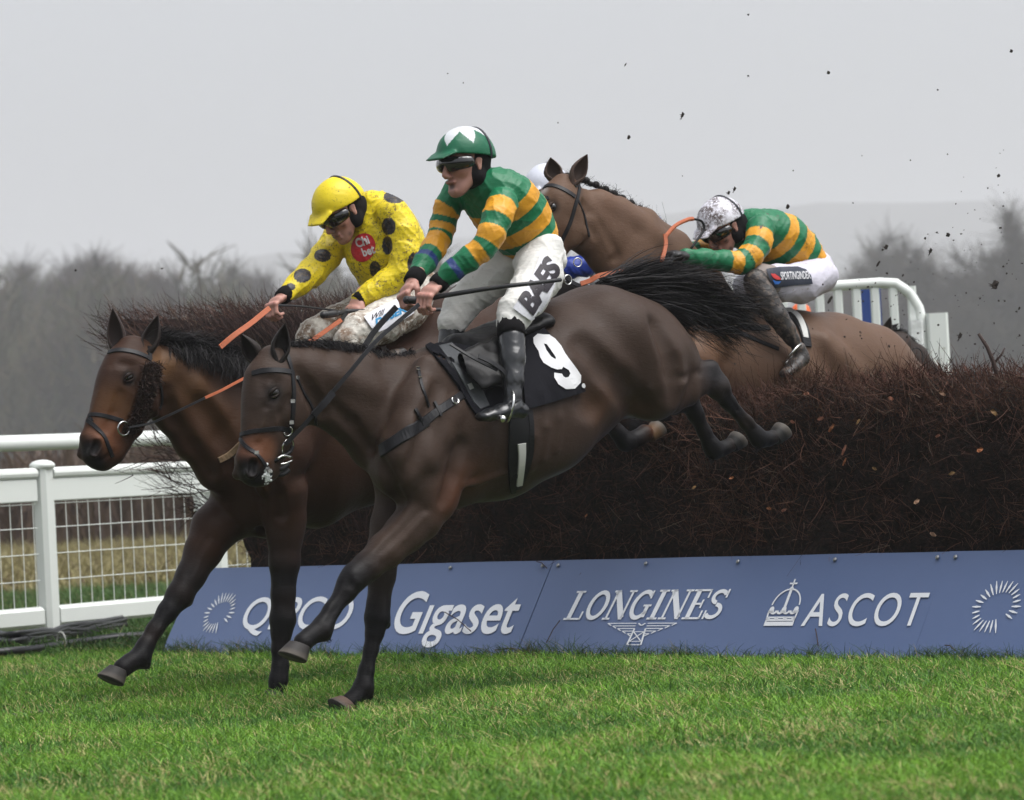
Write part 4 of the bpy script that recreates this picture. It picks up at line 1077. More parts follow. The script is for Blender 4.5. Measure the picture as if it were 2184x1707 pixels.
# ---- horse 1 (front, number 9)
o1 = at_z(728, 1514, 0.0); h1 = Frame(o1, D40); h1 = Frame(o1+h1.S*0.12, D40)
TAN = (.16, .062, .025); DK = (.006, .0055, .0065); BR1 = (.050, .031, .0225)
HD1 = [(594,772,46,0,.062),(584,812,60,0,.088),(583,848,64,0,.090),(578,888,60,0,.078),(570,925,54,0,.060),(556,962,44,0,.050),(545,992,42,0,.050),(538,1014,30,0,.042)]
H1 = dict(label='dark brown horse number 9 in front, landing over the fence', base=BR1, voxel=.0080,
 chains=[
  ([(925,905,165,0,.17),(950,912,172,0,.22),(1045,902,160,0,.27),(1130,858,158,0,.285),(1205,795,150,0,.275),(1275,750,135,0,.265),(1345,765,124,0,.25),(1395,785,98,0,.20)], .06),
  ([(610,805,62,0,.060),(650,815,74,0,.072),(700,826,82,0,.080),(755,842,96,0,.095),(815,880,118,0,.13),(875,905,148,0,.165),(930,910,160,0,.18)], .05),
  (HD1, .035),
  ([(588,868,30,.045,.03),(626,868,38,.05,.03),(632,900,26,.045,.028)], .035),
  ([(588,868,30,-.045,.03),(626,868,38,-.05,.03),(632,900,26,-.045,.028)], .035),
  ([(585,960,26,0,.03),(572,1000,22,0,.032),(560,1018,17,0,.028)], .03),
  # shoulders
  ([(935,800,55,.15,.06),(905,880,62,.17,.08),(868,960,58,.18,.09),(850,1010,42,.17,.08)], .05),
  ([(935,800,55,-.15,.06),(905,880,62,-.17,.08),(868,960,58,-.18,.09),(850,1010,46,-.17,.08)], .05),
  ([(862,1005,44,.16),(905,1055,52,.15),(930,1075,38,.15)], .05),
  ([(1010,900,60,.20,.05),(935,1000,60,.19,.05),(925,1065,40,.17,.06)], .05),
  # near fore, reaching
  ([(925,1055,52,.15),(893,1106,48,.145),(865,1135,43,.14),(822,1175,38,.14),(781,1211,31,.14),(757,1233,27,.14),(737,1262,22,.14),(706,1304,17,.14),(691,1332,20,.14),(684,1345,22,.14),(664,1355,18,.14),(647,1370,22,.14)], .022),
  ([(757,1226,26,.14),(744,1243,25,.14)], .02), ([(686,1350,12,.14),(697,1358,8,.14)], .02),
  # off fore, standing
  ([(860,1050,58,-.12),(835,1120,44,-.12),(820,1170,36,-.12),(814,1228,29,-.12),(807,1290,24,-.12),(804,1318,26,-.12),(799,1350,19,-.12),(791,1386,15,-.12),(781,1432,16,-.12),(775,1466,21,-.12),(757,1488,17,-.12),(744,1499,20,-.12)], .02),
  ([(820,1318,10,-.12),(826,1334,8,-.12)], .02), ([(784,1478,12,-.12),(790,1484,8,-.12)],.02),
  # near hind
  ([(1330,720,88,.12,.12),(1375,775,92,.15,.13),(1390,825,70,.17,.12),(1393,848,50,.17,.10)], .05),
  ([(1300,700,70,.10,.12),(1240,760,40,.16,.07)], .06),
  ([(1393,838,52,.15,.08),(1430,832,50,.15,.06),(1465,825,40,.15,.045),(1492,812,30,.15,.036),(1510,802,29,.15,.033),(1530,825,25,.15),(1553,858,15,.15),(1592,902,14,.15),(1611,925,16,.15),(1620,937,18,.15),(1638,937,14,.15),(1650,932,16,.15)], .022),
  ([(1497,785,14,.15),(1520,780,10,.15)], .02), ([(1515,785,16,.15),(1540,830,15,.15)], .02),
  # off hind
  ([(1330,720,88,-.12,.12),(1385,790,80,-.15,.11),(1400,840,50,-.16,.09)], .05),
  ([(1400,840,46,-.12,.06),(1440,848,36,-.12,.04),(1468,850,26,-.12,.034),(1483,883,17,-.12),(1502,921,14,-.12),(1516,949,17,-.12),(1523,961,18,-.12),(1543,957,14,-.12),(1557,949,16,-.12)], .022),
 ],
 balls=[(1425,760,.13,.09,.06),(1425,760,-.13,.09,.06),(1160,930,.18,(.2,.08,.13),.08),(845,1000,.10,.10,.06),(845,1000,-.10,.10,.06)],
 grooves=[(1285,700,.40,1330,860,.40,.075,.05),(1255,860,.32,1300,880,.34,.05,.05),(836,885,.24,812,985,.26,.045,.05),(700,885,.14,800,900,.20,.03,.04),(985,960,.36,950,1060,.32,.04,.05)],
 relief=[('c',((1245,738),(1288,785),(1330,826),(1362,866)),.06,.024),('c',((1236,800),(1262,858)),.06,.014),('c1',((824,992),(834,1030),(850,1064)),.030,.020),
  ('c1',((706,862),(750,902),(788,955)),.028,.016),('c',((984,950),(966,1010),(948,1066)),.035,.020),('c1',((638,795),(668,850),(690,880)),.035,.018),('r',((975,870),(950,930),(925,985)),.045,.010),('r',((905,820),(872,900),(852,975)),.05,.012),('c',((935,830),(905,910),(885,985)),.04,.010),
  ('c1',((905,1090),(850,1138),(800,1185)),.016,.007),('r1',((880,1080),(838,1130),(795,1180)),.022,.006),('c1',((738,1268),(716,1300),(699,1326)),.009,.006),('c1',((1548,838),(1575,875),(1604,915)),.009,.007),('c1',((795,1365),(782,1440)),.008,.005),
  ('c1',((1420,800),(1460,806),(1492,795)),.016,.008),('r',((1300,650),(1360,690),(1420,760)),.09,.008),('c',((1395,700),(1430,780),(1440,850)),.05,.010),('r1',((640,770),(720,800),(800,830)),.05,.007),
  ('r1',((604,868),(598,892),(590,915)),.012,.003),('c1',((616,850),(602,882),(604,912),(622,928)),.020,.008),('c1',((566,872),(560,905),(552,940)),.022,.006),('c1',((570,806),(592,812)),.022,.006),('c1',((556,800),(560,830)),.02,.004)]+[('r1',((1130,980),(1080,1008),(1020,1030),(985,1035)),.014,.005),('r1',((905,1100),(860,1150),(815,1190)),.013,.005),('r1',((566,880),(560,905),(550,935)),.012,.004),('c1',((757,1236),(745,1250)),.012,.006),('r1',((752,1222),(762,1240)),.016,.006)]+
  [('r',((x,y0),(x+16,y0+70),(x+10,y0+140)),.02,.0035) for x,y0 in ((1150,840),(1178,820),(1122,860))],
 head_axis=(.30, 0, -.95), eye=(586,838,9), nostril=(538,996,9), mouth=((578,992),(562,1006),(548,1022)),
 tints=[(540,965,.05,.085,(.11,.043,.022),.85),(562,955,.05,.06,(.13,.052,.025),.8),(528,1000,.03,.06,DK,.9),(545,1020,.03,.06,DK,.9),(985,1065,.25,.14,(.085,.032,.015),.75),(1030,1030,.25,.14,(.10,.042,.02),.6),
        (1270,868,.25,.10,(.075,.036,.018),.6),(1360,880,.2,.10,(.10,.05,.022),.4),
        (745,1235,.14,.15,DK,.9),(700,1310,.14,.15,DK,1),(650,1360,.14,.1,DK,1),(812,1250,-.12,.15,(.022,.015,.012),.8),(800,1330,-.12,.13,DK,1),(785,1420,-.12,.15,DK,1),(755,1490,-.12,.1,DK,1),
        (1515,800,.15,.11,(.016,.015,.017),.9),(1560,860,.15,.12,DK,1),(1620,930,.15,.13,DK,1),(1480,880,-.12,.12,DK,1),(1520,950,-.12,.14,DK,1),(580,850,.09,.09,(.025,.02,.019),.5)],
 hooves=[(641,1376,631,1407,.14,(1,0,-.1),.042,.060,(.07,.062,.058)),(741,1500,728,1518,-.12,(1,0,-.35),.040,.055,(.33,.22,.17)),
         (1650,935,1667,911,.15,(-1,0,-.15),.034,.046,(.035,.032,.03)),(1558,951,1573,930,-.12,(-1,0,-.15),.034,.046,(.03,.027,.025))],
 ears=[((594,768),(608,690),(.055,.075),.040,(.35,.55,-.2),(.016,.013,.012)),((548,772),(515,713),(-.055,-.06),.041,(.75,.25,0),(.03,.024,.022))])
horse1, tr1, V1, Q1 = build_horse(h1, H1)
# ---- horse 2 (behind, left)
o2 = at_z(590, 1480, 0.0); h2 = Frame(o2, D40); h2 = Frame(o2-h2.S*0.13, D40)
BR2 = (.040, .0175, .0095)
H2 = dict(label='bay horse with black mane landing behind and left of number 9', base=BR2, voxel=.0080,
 chains=[
  ([(590,955,160,0,.17),(650,945,178,0,.23),(760,905,168,0,.27),(860,860,150,0,.28),(955,785,148,0,.27),(1045,732,140,0,.26),(1115,745,122,0,.25),(1165,770,92,0,.2)], .06),
  ([(315,792,62,0,.062),(345,805,72,0,.075),(388,834,88,0,.088),(440,876,106,0,.105),(495,915,132,0,.14),(560,945,160,0,.17),(610,955,170,0,.19)], .05),
  ([(296,752,48,0,.062),(284,785,60,0,.088),(276,815,66,0,.09),(266,850,66,0,.078),(250,888,60,0,.062),(230,925,52,0,.052),(214,953,46,0,.052),(204,978,32,0,.044)], .035),
  ([(285,840,30,.045,.03),(322,838,38,.05,.03),(318,868,28,.045,.028)], .035),
  ([(285,840,30,-.045,.03),(322,838,38,-.05,.03),(318,868,28,-.045,.028)], .035),
  ([(255,925,26,0,.032),(236,965,24,0,.034),(222,985,18,0,.028)], .03),
  ([(690,810,55,.15,.06),(650,880,62,.17,.08),(600,960,60,.19,.09),(575,1020,50,.18,.09)], .05),
  ([(690,810,55,-.15,.06),(650,880,62,-.17,.08),(600,960,60,-.19,.09),(575,1020,50,-.18,.09)], .05),
  ([(500,1010,60,-.08,.12),(520,1080,58,-.08,.13),(575,1100,50,0,.14)], .06),
  ([(600,1050,58,.15),(608,1110,44,.14),(608,1140,38,.14),(607,1200,32,.14),(604,1267,25,.14),(603,1322,27,.14),(600,1350,21,.14),(597,1385,17,.14),(598,1420,17,.14),(594,1450,19,.14),(589,1472,17,.14)], .022),
  ([(500,1090,60,-.12),(458,1127,50,-.12),(434,1175,40,-.12),(407,1228,31,-.12),(383,1270,28,-.12),(357,1305,21,-.12),(330,1343,17,-.12),(310,1378,18,-.12),(299,1402,22,-.12),(277,1414,18,-.12),(262,1425,21,-.12)], .022),
  ([(303,1410,12,-.12),(312,1420,8,-.12)], .02), ([(396,1268,12,-.12),(402,1284,9,-.12)], .02),
  ([(1070,730,85,.12,.12),(1130,790,80,.14,.12),(1160,850,60,.16,.1)], .05), ([(1070,730,85,-.12,.12),(1130,790,80,-.14,.12),(1160,850,60,-.16,.1)], .05),
  ([(1160,850,46,.13,.07),(1215,855,38,.13,.045),(1255,850,26,.13),(1285,885,18,.13),(1320,925,16,.13),(1335,942,20,.13),(1360,935,17,.13),(1375,925,20,.13)], .022),
  ([(1160,850,46,-.13,.07),(1225,848,36,-.13,.045),(1262,842,26,-.13),(1295,870,18,-.13),(1325,900,16,-.13),(1342,915,20,-.13),(1368,910,17,-.13)], .022),
 ],
 balls=[(560,1000,.08,.10,.06),(560,1000,-.10,.10,.06),(1175,760,.12,.08,.05)],
 grooves=[(400,890,.14,520,930,.20,.03,.04),(575,1055,.0,560,1120,.02,.03,.04)],
 relief=[('c1',((352,838),(356,868),(370,900)),.035,.020),('c1',((375,900),(410,950),(450,1010)),.030,.014),('c1',((575,1010),(590,1060),(598,1100)),.030,.020),('c1',((505,1000),(535,1050)),.045,.016),('r1',((370,775),(420,820),(470,880)),.045,.010),('c1',((430,870),(470,930),(500,980)),.05,.012),
  ('c1',((440,1150),(400,1225)),.014,.007),('c1',((355,1300),(318,1355)),.009,.005),('c1',((600,1350),(598,1410)),.008,.005),('r1',((288,842),(276,875),(262,900)),.012,.003),('c1',((256,840),(244,880),(226,915)),.022,.006),('c1',((258,776),(284,780)),.022,.006),('c1',((330,885),(300,915),(275,935)),.02,.008),('r1',((232,790),(214,840),(200,880)),.012,.004)],
 head_axis=(.42, 0, -.9), eye=(276,806,9), nostril=(203,955,9), mouth=((243,962),(228,975),(214,985)),
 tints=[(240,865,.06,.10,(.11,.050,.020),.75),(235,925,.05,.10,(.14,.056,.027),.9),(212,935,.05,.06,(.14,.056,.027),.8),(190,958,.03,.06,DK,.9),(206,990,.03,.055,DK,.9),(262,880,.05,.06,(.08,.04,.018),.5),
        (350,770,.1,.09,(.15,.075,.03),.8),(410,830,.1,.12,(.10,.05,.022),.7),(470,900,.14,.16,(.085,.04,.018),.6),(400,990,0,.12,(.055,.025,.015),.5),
        (608,1150,.14,.12,(.02,.013,.01),.7),(605,1240,.14,.15,DK,.9),(600,1330,.14,.13,DK,1),(598,1420,.14,.15,DK,1),(590,1470,.14,.1,DK,1),
        (400,1240,-.12,.14,(.016,.013,.013),.9),(350,1310,-.12,.14,DK,1),(300,1400,-.12,.13,DK,1),(260,1425,-.12,.08,DK,1),(1330,930,.13,.15,DK,1),(1350,915,-.13,.14,DK,1),(1385,920,.13,.05,TAN,.6)],
 hooves=[(254,1428,243,1456,-.12,(1,0,-.1),.042,.062,(.075,.068,.062)),(588,1476,584,1496,.14,(1,0,-.2),.040,.052,(.05,.045,.04)),
         (1383,930,1402,906,.13,(-1,0,-.15),.035,.047,(.25,.14,.07)),(1376,916,1393,895,-.13,(-1,0,-.15),.034,.046,(.2,.12,.07))],
 ears=[((312,752),(337,672),(.055,.075),.041,(.5,.4,-.1),(.022,.016,.014)),((252,752),(240,658),(-.055,-.05),.043,(.55,.55,0),(.05,.036,.033))])
horse2, tr2, V2_, Q2_ = build_horse(h2, H2)
# ---- horse 3 (right, taking off behind)
o3 = at_depth(1620, 700, 18.1); o3.z = 0; h3 = Frame(o3, D40)
BR3 = (.125, .073, .047)
H3 = dict(label='lighter brown horse with plaited mane, right, rising over the hedge', base=BR3, voxel=.0105,
 chains=[
  ([(1470,730,110,0,.15),(1530,765,118,0,.22),(1600,790,110,0,.26),(1690,785,118,0,.27),(1770,788,116,0,.265),(1845,800,105,0,.25),(1900,825,78,0,.2)], .06),
  ([(1230,448,48,0,.055),(1262,476,66,0,.07),(1300,500,78,0,.08),(1345,535,92,0,.10),(1395,590,106,0,.13),(1445,655,116,0,.165),(1490,720,118,0,.19)], .05),
  ([(1208,400,34,0,.060),(1196,430,46,0,.088),(1192,455,50,0,.088),(1184,485,46,0,.075),(1172,520,40,0,.060),(1160,552,34,0,.05),(1150,582,30,0,.05),(1144,602,22,0,.04)], .035),
  ([(1200,480,22,.045,.03),(1222,492,30,.05,.03),(1218,512,20,.045,.028)], .035), ([(1200,480,22,-.045,.03),(1222,492,30,-.05,.03),(1218,512,20,-.045,.028)], .035),
  ([(1535,650,40,.13,.06),(1510,720,48,.16,.08),(1480,770,44,.17,.09),(1470,805,34,.16)], .05), ([(1535,650,40,-.13,.06),(1510,720,48,-.16,.08),(1480,770,44,-.17,.09),(1470,805,34,-.16)], .05),
  ([(1490,810,34,.14),(1440,835,26,.14),(1400,850,19,.14),(1412,880,13,.14),(1430,905,12,.14),(1436,918,15,.14),(1448,925,14,.14)], .022),
  ([(1490,810,34,-.14),(1430,820,26,-.14),(1385,825,19,-.14),(1395,858,13,-.14),(1412,885,12,-.14),(1418,898,15,-.14),(1430,905,14,-.14)], .022),
  ([(1850,780,70,.12,.12),(1870,850,66,.14,.12),(1865,900,50,.16,.1),(1880,960,34,.15),(1905,1010,24,.15),(1915,1040,20,.15),(1905,1100,14,.15),(1900,1140,17,.15),(1892,1165,15,.15)], .03),
  ([(1850,780,70,-.12,.12),(1870,850,66,-.14,.12),(1865,900,50,-.16,.1),(1890,960,34,-.15),(1915,1010,24,-.15),(1925,1040,20,-.15),(1915,1100,14,-.15),(1910,1140,17,-.15),(1902,1165,15,-.15)], .03),
 ],
 balls=[], grooves=[(1290,520,.13,1360,600,.17,.03,.04),(1850,740,.36,1850,850,.36,.05,.05)],
 relief=[('c1',((1246,440),(1275,490),(1310,545)),.035,.018),('r1',((1262,470),(1300,540)),.03,.0),('r1',((1765,728),(1795,760),(1825,795)),.06,.014),('c1',((1735,740),(1760,790)),.06,.010),('c1',((1530,690),(1545,760)),.05,.016),('r1',((1290,420),(1360,465),(1430,520)),.05,.008)],
 head_axis=(.25, 0, -.96), eye=(1177,441,7), nostril=(1149,590,8), mouth=((1165,590),(1155,600),(1148,608)),
 tints=[(1300,430,.1,.12,(.15,.085,.055),.6),(1345,460,.1,.12,(.13,.075,.05),.5),(1480,740,.15,.2,(.14,.065,.03),.6),(1255,560,.1,.08,(.05,.035,.03),.6),(1185,500,.08,.08,(.10,.045,.025),.5),(1153,402,0,.035,(.45,.42,.40),.8),
        (1400,850,.14,.12,DK,.9),(1430,900,.14,.12,DK,1),(1440,930,.14,.1,DK,1),(1385,825,-.14,.12,DK,.9),(1400,870,-.14,.12,DK,1),(1425,905,-.14,.12,DK,1),(1915,1050,.15,.12,DK,.9),(1900,1130,.15,.14,DK,1),(1925,1050,-.15,.12,DK,.9),(1910,1130,-.15,.14,DK,1),(1925,790,.15,.09,(.14,.08,.045),.6)],
 hooves=[(1451,928,1470,942,.14,(-1,0,-.5),.038,.052,(.06,.05,.05)),(1433,908,1450,925,-.14,(-1,0,-.5),.038,.052,(.06,.05,.05)),(1889,1168,1883,1190,.15,(1,0,0),.038,.052,(.06,.05,.05)),(1899,1168,1893,1190,-.15,(1,0,0),.038,.052,(.06,.05,.05))],
 ears=[((1224,388),(1253,329),(.055,.095),.042,(.35,.6,-.2),(.075,.05,.04)),((1184,385),(1174,336),(-.055,-.06),.047,(.45,.7,0),(.08,.055,.045))])
horse3, tr3, V3, Q3 = build_horse(h3, H3)
# ---- horse 4 (ridden by the hidden white-capped rider) and horse 5 (dark neck rising behind the hedge)
o4 = at_depth(1250, 640, 19.6); o4.z = 0; h4 = Frame(o4, D40)
H4 = dict(label='dark horse almost hidden between number 9 and the plaited horse', base=(.02, .015, .013), voxel=.013,
 chains=[
  ([(1240,690,80,0,.18),(1300,720,84,0,.23),(1380,740,84,0,.26),(1470,760,80,0,.25),(1540,800,70,0,.2)], .06),
  ([(1130,655,36,0,.06),(1165,650,46,0,.08),(1200,660,58,0,.11),(1245,685,74,0,.15)], .05),
  ([(1112,650,30,0,.06),(1104,680,38,0,.08),(1096,710,36,0,.07),(1084,745,28,0,.05),(1076,775,24,0,.045)], .035),
  ([(1260,760,36,.14),(1250,850,22,.14),(1245,930,17,.14),(1242,1000,12,.14),(1238,1060,14,.14)], .03), ([(1260,760,36,-.14),(1240,850,22,-.14),(1225,930,17,-.14),(1222,1000,12,-.14),(1218,1060,14,-.14)], .03),
  ([(1530,810,50,.14),(1545,880,32,.14),(1570,940,20,.14),(1565,1010,12,.14),(1560,1070,14,.14)], .03), ([(1530,810,50,-.14),(1545,880,32,-.14),(1560,940,20,-.14),(1550,1010,12,-.14),(1545,1070,14,-.14)], .03),
 ],
 tints=[], eye=(1096,690,7), head_axis=(.25,0,-.96), hooves=[(1236,1064,1230,1085,.14,(1,0,0),.038,.05,(.05,.05,.05)),(1216,1064,1210,1085,-.14,(1,0,0),.038,.05,(.05,.05,.05)),(1558,1074,1552,1095,.14,(1,0,0),.038,.05,(.05,.05,.05)),(1543,1074,1538,1095,-.14,(1,0,0),.038,.05,(.05,.05,.05))],
 ears=[((1126,648),(1135,612),(.05,.07),.028,(.5,.5,0),(.02,.015,.013)),((1106,646),(1100,612),(-.05,-.06),.028,(.5,.5,0),(.02,.015,.013))])
horse4, tr4, V4, Q4 = build_horse(h4, H4)
o5 = at_depth(1930, 760, 20.8); o5.z = 0; h5 = Frame(o5, D40)
H5 = dict(label='dark horse whose arched neck rises behind the hedge by the white pickets', base=(.030, .020, .016), voxel=.013,
 chains=[
  ([(1880,735,30,0,.06),(1908,752,44,0,.075),(1935,785,52,0,.095),(1962,835,60,0,.12),(1995,890,78,0,.17)], .05),
  ([(1870,732,26,0,.06),(1856,752,34,0,.08),(1842,776,32,0,.07),(1826,806,26,0,.05),(1814,832,22,0,.045)], .035),
  ([(2000,905,90,0,.2),(2070,915,88,0,.25),(2160,910,86,0,.26),(2250,905,84,0,.26),(2330,905,78,0,.22)], .06),
  ([(2010,960,34,.14),(2000,1040,20,.14),(1996,1090,16,.14),(1990,1140,12,.14)], .03), ([(2010,960,34,-.14),(1990,1040,20,-.14),(1980,1090,16,-.14),(1975,1140,12,-.14)], .03),
  ([(2320,920,60,.14),(2330,1000,32,.14),(2350,1050,20,.14),(2345,1120,12,.14)], .03), ([(2320,920,60,-.14),(2335,1000,32,-.14),(2360,1050,20,-.14),(2355,1120,12,-.14)], .03),
 ],
 tints=[], eye=(1848,760,7), head_axis=(.35,0,-.93), hooves=[(1988,1142,1982,1162,.14,(1,0,0),.038,.05,(.05,.05,.05)),(1973,1142,1967,1162,-.14,(1,0,0),.038,.05,(.05,.05,.05)),(2343,1122,2338,1142,.14,(1,0,0),.038,.05,(.05,.05,.05)),(2353,1122,2348,1142,-.14,(1,0,0),.038,.05,(.05,.05,.05))],
 ears=[((1886,720),(1900,676),(.05,.07),.03,(.5,.4,0),(.03,.02,.016)),((1872,722),(1917,690),(-.05,-.02),.028,(.5,.5,0),(.02,.015,.013))])
horse5, tr5, V5, Q5 = build_horse(h5, H5)

# ---- manes and tails
BLK = ((.006, .006, .007), (.028, .025, .026))
hair_patch(h1, [(1276,612,0),(1300,606,.02),(1330,616,.03),(1358,636,.03)], [(1400,562,0),(1500,600,.05),(1590,668,.06),(1560,716,.05)], 2600, 12, .0042, BLK, 'tail', horse1, 41, sag=.04, curl=.045, rj=.012, tj=.032)
hair_patch(h1, [(1290,612,.0),(1330,622,.03),(1365,645,.03)], [(1430,590,.02),(1500,650,.05),(1440,712,.06)], 2200, 12, .0042, BLK, 'tail_underside', horse1, 42, sag=.05, curl=.05, rj=.015, tj=.04)
hair_patch(h1, [(1300,610,.0),(1340,622,.03)], [(1480,592,.02),(1600,650,.05),(1620,700,.05),(1530,730,.05)], 700, 12, .003, BLK, 'tail_ends', horse1, 43, sag=.03, curl=.10, rj=.015, tj=.05)
hair_patch(h1, [(612,742,.0),(700,741,0),(760,748,0),(842,771,0),(880,756,0)], [(622,736,.03),(712,742,.05),(775,752,.05),(850,778,.05),(884,764,.05)], 1500, 5, .003, BLK, 'mane', horse1, 44, sag=.3, curl=.1, rj=.006, tj=.008)
hair_patch(h1, [(560,760,-.02),(598,758,.03)], [(545,790,-.02),(580,800,.02)], 260, 5, .003, BLK, 'forelock', horse1, 45, sag=.2, curl=.1, rj=.008, tj=.008)
hair_patch(h2, [(300,735,0),(340,738,0),(400,752,0),(470,770,0),(548,792,0)], [(330,712,.02),(385,724,.05),(455,738,.06),(520,760,.08),(570,788,.07)], 2600, 8, .0036, BLK, 'mane', horse2, 46, sag=.16, curl=.12, rj=.012, tj=.022)
hair_patch(h2, [(350,745,.02),(420,760,.02),(500,780,.02),(548,792,.02)], [(375,768,.09),(430,775,.12),(500,800,.14),(548,812,.14)], 1100, 7, .0036, BLK, 'mane_underside', horse2, 47, sag=.3, curl=.12, rj=.01, tj=.02)
hair_patch(h2, [(262,742,-.03),(306,738,.03)], [(240,765,-.02),(275,768,.02)], 420, 6, .0036, BLK, 'forelock', horse2, 48, sag=.3, curl=.1, rj=.01, tj=.012)
hair_patch(h2, [(1165,690,.0),(1180,720,.02)], [(1250,740,0),(1300,800,.02)], 300, 9, .004, BLK, 'tail', horse2, 49, sag=.1, curl=.06, rj=.015, tj=.04)
hair_patch(h3, [(1905,740,0),(1915,770,0)], [(1940,900,0),(1960,960,.02)], 260, 9, .005, BLK, 'tail', horse3, 50, sag=.1, curl=.05, rj=.015, tj=.03)
# plaits along horse 3's crest
pl = MB(); CT = smooth_path([h3.P(x, y, .0) for x, y in ((1208,378),(1240,384),(1290,406),(1335,430),(1380,458),(1412,482),(1440,512),(1458,545))], 5)
for i, p in enumerate(CT):
    if i % 2 == 0: pl.sphere(p+Vector((0, .006, .004)), (.020, .016, .017), 9, 7)
    else: pl.sphere(p+Vector((0, .003, -.002)), (.016, .013, .012), 8, 6)
pl.cur = BLK[1]; pl.c = [(.012, .010, .010)]*len(pl.v)
pl.build('plaited_mane', HAIRM, horse3, smooth=True, colors=True)
hair_patch(h3, [(1200,380,0),(1290,408,0),(1380,460,0),(1460,545,0)], [(1206,368,0),(1296,398,0),(1388,448,0),(1470,532,0)], 420, 4, .003, BLK, 'stray_hair', horse3, 51, curl=.2, rj=.008, tj=.01)
hair_patch(h3, [(1188,388,-.02),(1212,384,.03)], [(1190,376,-.02),(1210,374,.02)], 150, 4, .003, BLK, 'forelock', horse3, 52, curl=.2, rj=.006, tj=.006)
hair_patch(h5, [(1880,708,0),(1915,712,0),(1950,742,0),(1988,800,0)], [(1884,700,0),(1924,706,.03),(1962,742,.04),(1996,800,.04)], 600, 5, .004, BLK, 'mane', horse5, 53, sag=.3, curl=.15, rj=.008, tj=.01)

for fr_, hs_, x, y, lat, dx, dy, sd in ((h1, horse1, 698, 1356, .14, 12, 14, 61), (h1, horse1, 787, 1482, -.12, 8, 12, 62), (h1, horse1, 1618, 952, .15, -4, 16, 63), (h1, horse1, 1520, 976, -.12, -4, 14, 64), (h2, horse2, 312, 1418, -.12, 12, 13, 65), (h2, horse2, 605, 1440, .14, 8, 14, 66)):
    hair_patch(fr_, [(x-7, y-9, lat), (x+4, y-2, lat), (x, y+3, lat)], [(x-5+dx*.5, y+dy*.6-6, lat), (x+dx*.5, y+dy*.6, lat), (x-6+dx*.5, y+dy*.6+3, lat)], 90, 4, .0028, BLK, 'fetlock_hair', hs_, sd, curl=.1, rj=.008, tj=.006)
# ---- bridles and tack
def free_tube(mb, fr, pts, r, n=8, seg=6):
    P = smooth_path([fr.P(*p) for p in pts], seg); mb.tube(P, r, n); return P
def free_strap(mb, fr, pts, w, th=.004, nrm=(0, 1, .3), seg=6):
    P = smooth_path([fr.P(*p) for p in pts], seg); mb.ribbon(P, [Vector(nrm)]*len(P), w, th)
def ring(mb, fr, tree, x, y, R, r=.0035, lift=.012, arc=1.0, start=0):
    p, n = hit(fr, tree, x, y); mb.torus(p+n*lift, n, R, r, 22, 7, arc, start); return p, n
# horse 1 bridle
b = MB()
strap(b, h1, tr1, [(538,797),(560,791),(588,790),(616,793),(626,797)], .022)
strap(b, h1, tr1, [(607,745),(616,768),(622,795),(626,830),(625,870),(622,905),(619,938)], .019)
strap(b, h1, tr1, [(514,927),(535,921),(565,917),(595,914),(620,918)], .018)
strap(b, h1, tr1, [(513,935),(522,950),(545,968),(560,985),(572,1003),(578,1012)], .016)
strap(b, h1, tr1, [(632,806),(645,835),(660,858),(671,885),(674,905)], .012)
b.build_each('bridle_strap', LEATH, horse1)
b = MB(); ring(b, h1, tr1, 607, 950, .030, .004, .016); ring(b, h1, tr1, 611, 918, .018, .003, .012, .7, 1); b.build_each('bit_ring', STL, horse1, smooth=True)
b = MB()
for x, y in ((546,968),(623,856),(620,900),(632,806),(573,1004),(568,998)): p, n = hit(h1, tr1, x, y); b.ribbon([p+n*.006-Vector((0,0,.007)), p+n*.006+Vector((0,0,.007))], [n, n], .02, .003)
b.build_each('buckle', STL, horse1)
b = MB(); p, n = hit(h1, tr1, 585, 985)
for k in range(9): b.sphere(p+Vector((random.gauss(0, .012), .012, random.gauss(0, .014))), random.uniform(.006, .014), 8, 6)
b.build('foam', mat('foam', (.75, .78, .76), .5, var=.1, bmp=.4), horse1, smooth=True) if False else None
b = MB(); 
for k in range(60):
    q, n = hit(h1, tr1, 570+random.gauss(0, 3.5), 1014+random.gauss(0, 8)); b.sphere(q+n*.002, random.uniform(.003, .0065), 6, 4)
b.build('foam', mat('foam', (.72, .75, .74), .6, var=.2, bmp=.4), horse1, smooth=True)
# mouthpiece leather bundle under the chin
b = MB(); free_tube(b, h1, [(585,985,.05),(600,975,.06),(618,965,.06),(625,950,.06)], .008); free_tube(b, h1, [(580,1000,.03),(600,1000,.03),(614,990,.03)], .012); free_tube(b, h1, [(583,1012,.02),(602,1012,.02),(616,1003,.02)], .010)
b.build_each('chin_strap', LEATH, horse1, smooth=True)
b = MB(); free_tube(b, h1, [(592,978,.075),(605,972,.08),(622,975,.075)], .004); free_tube(b, h1, [(598,990,.07),(610,988,.075),(624,982,.07)], .003); b.build_each('bit_cheek', STL, horse1, smooth=True)
# reins of horse 1
b = MB(); free_strap(b, h1, [(608,948,.085),(640,916,.11),(668,884,.13),(700,847,.15),(745,795,.17),(800,730,.17),(845,690,.14),(893,650,.12)], .017, .005, (0, 1, .2))
free_strap(b, h1, [(668,886,.135),(690,862,.15),(710,838,.155)], .028, .008, (0, 1, .2)); b.build_each('rein', LEATH, horse1)
b = MB(); free_strap(b, h1, [(770,752,-.08),(800,705,-.09),(845,655,-.08)], .024, .006, (0, 1, .3)); free_strap(b, h1, [(770,752,-.08),(700,820,-.12),(620,900,-.1),(575,950,-.09)], .014, .005, (0, 1, .2)); b.build_each('rein', LEATH, horse1)
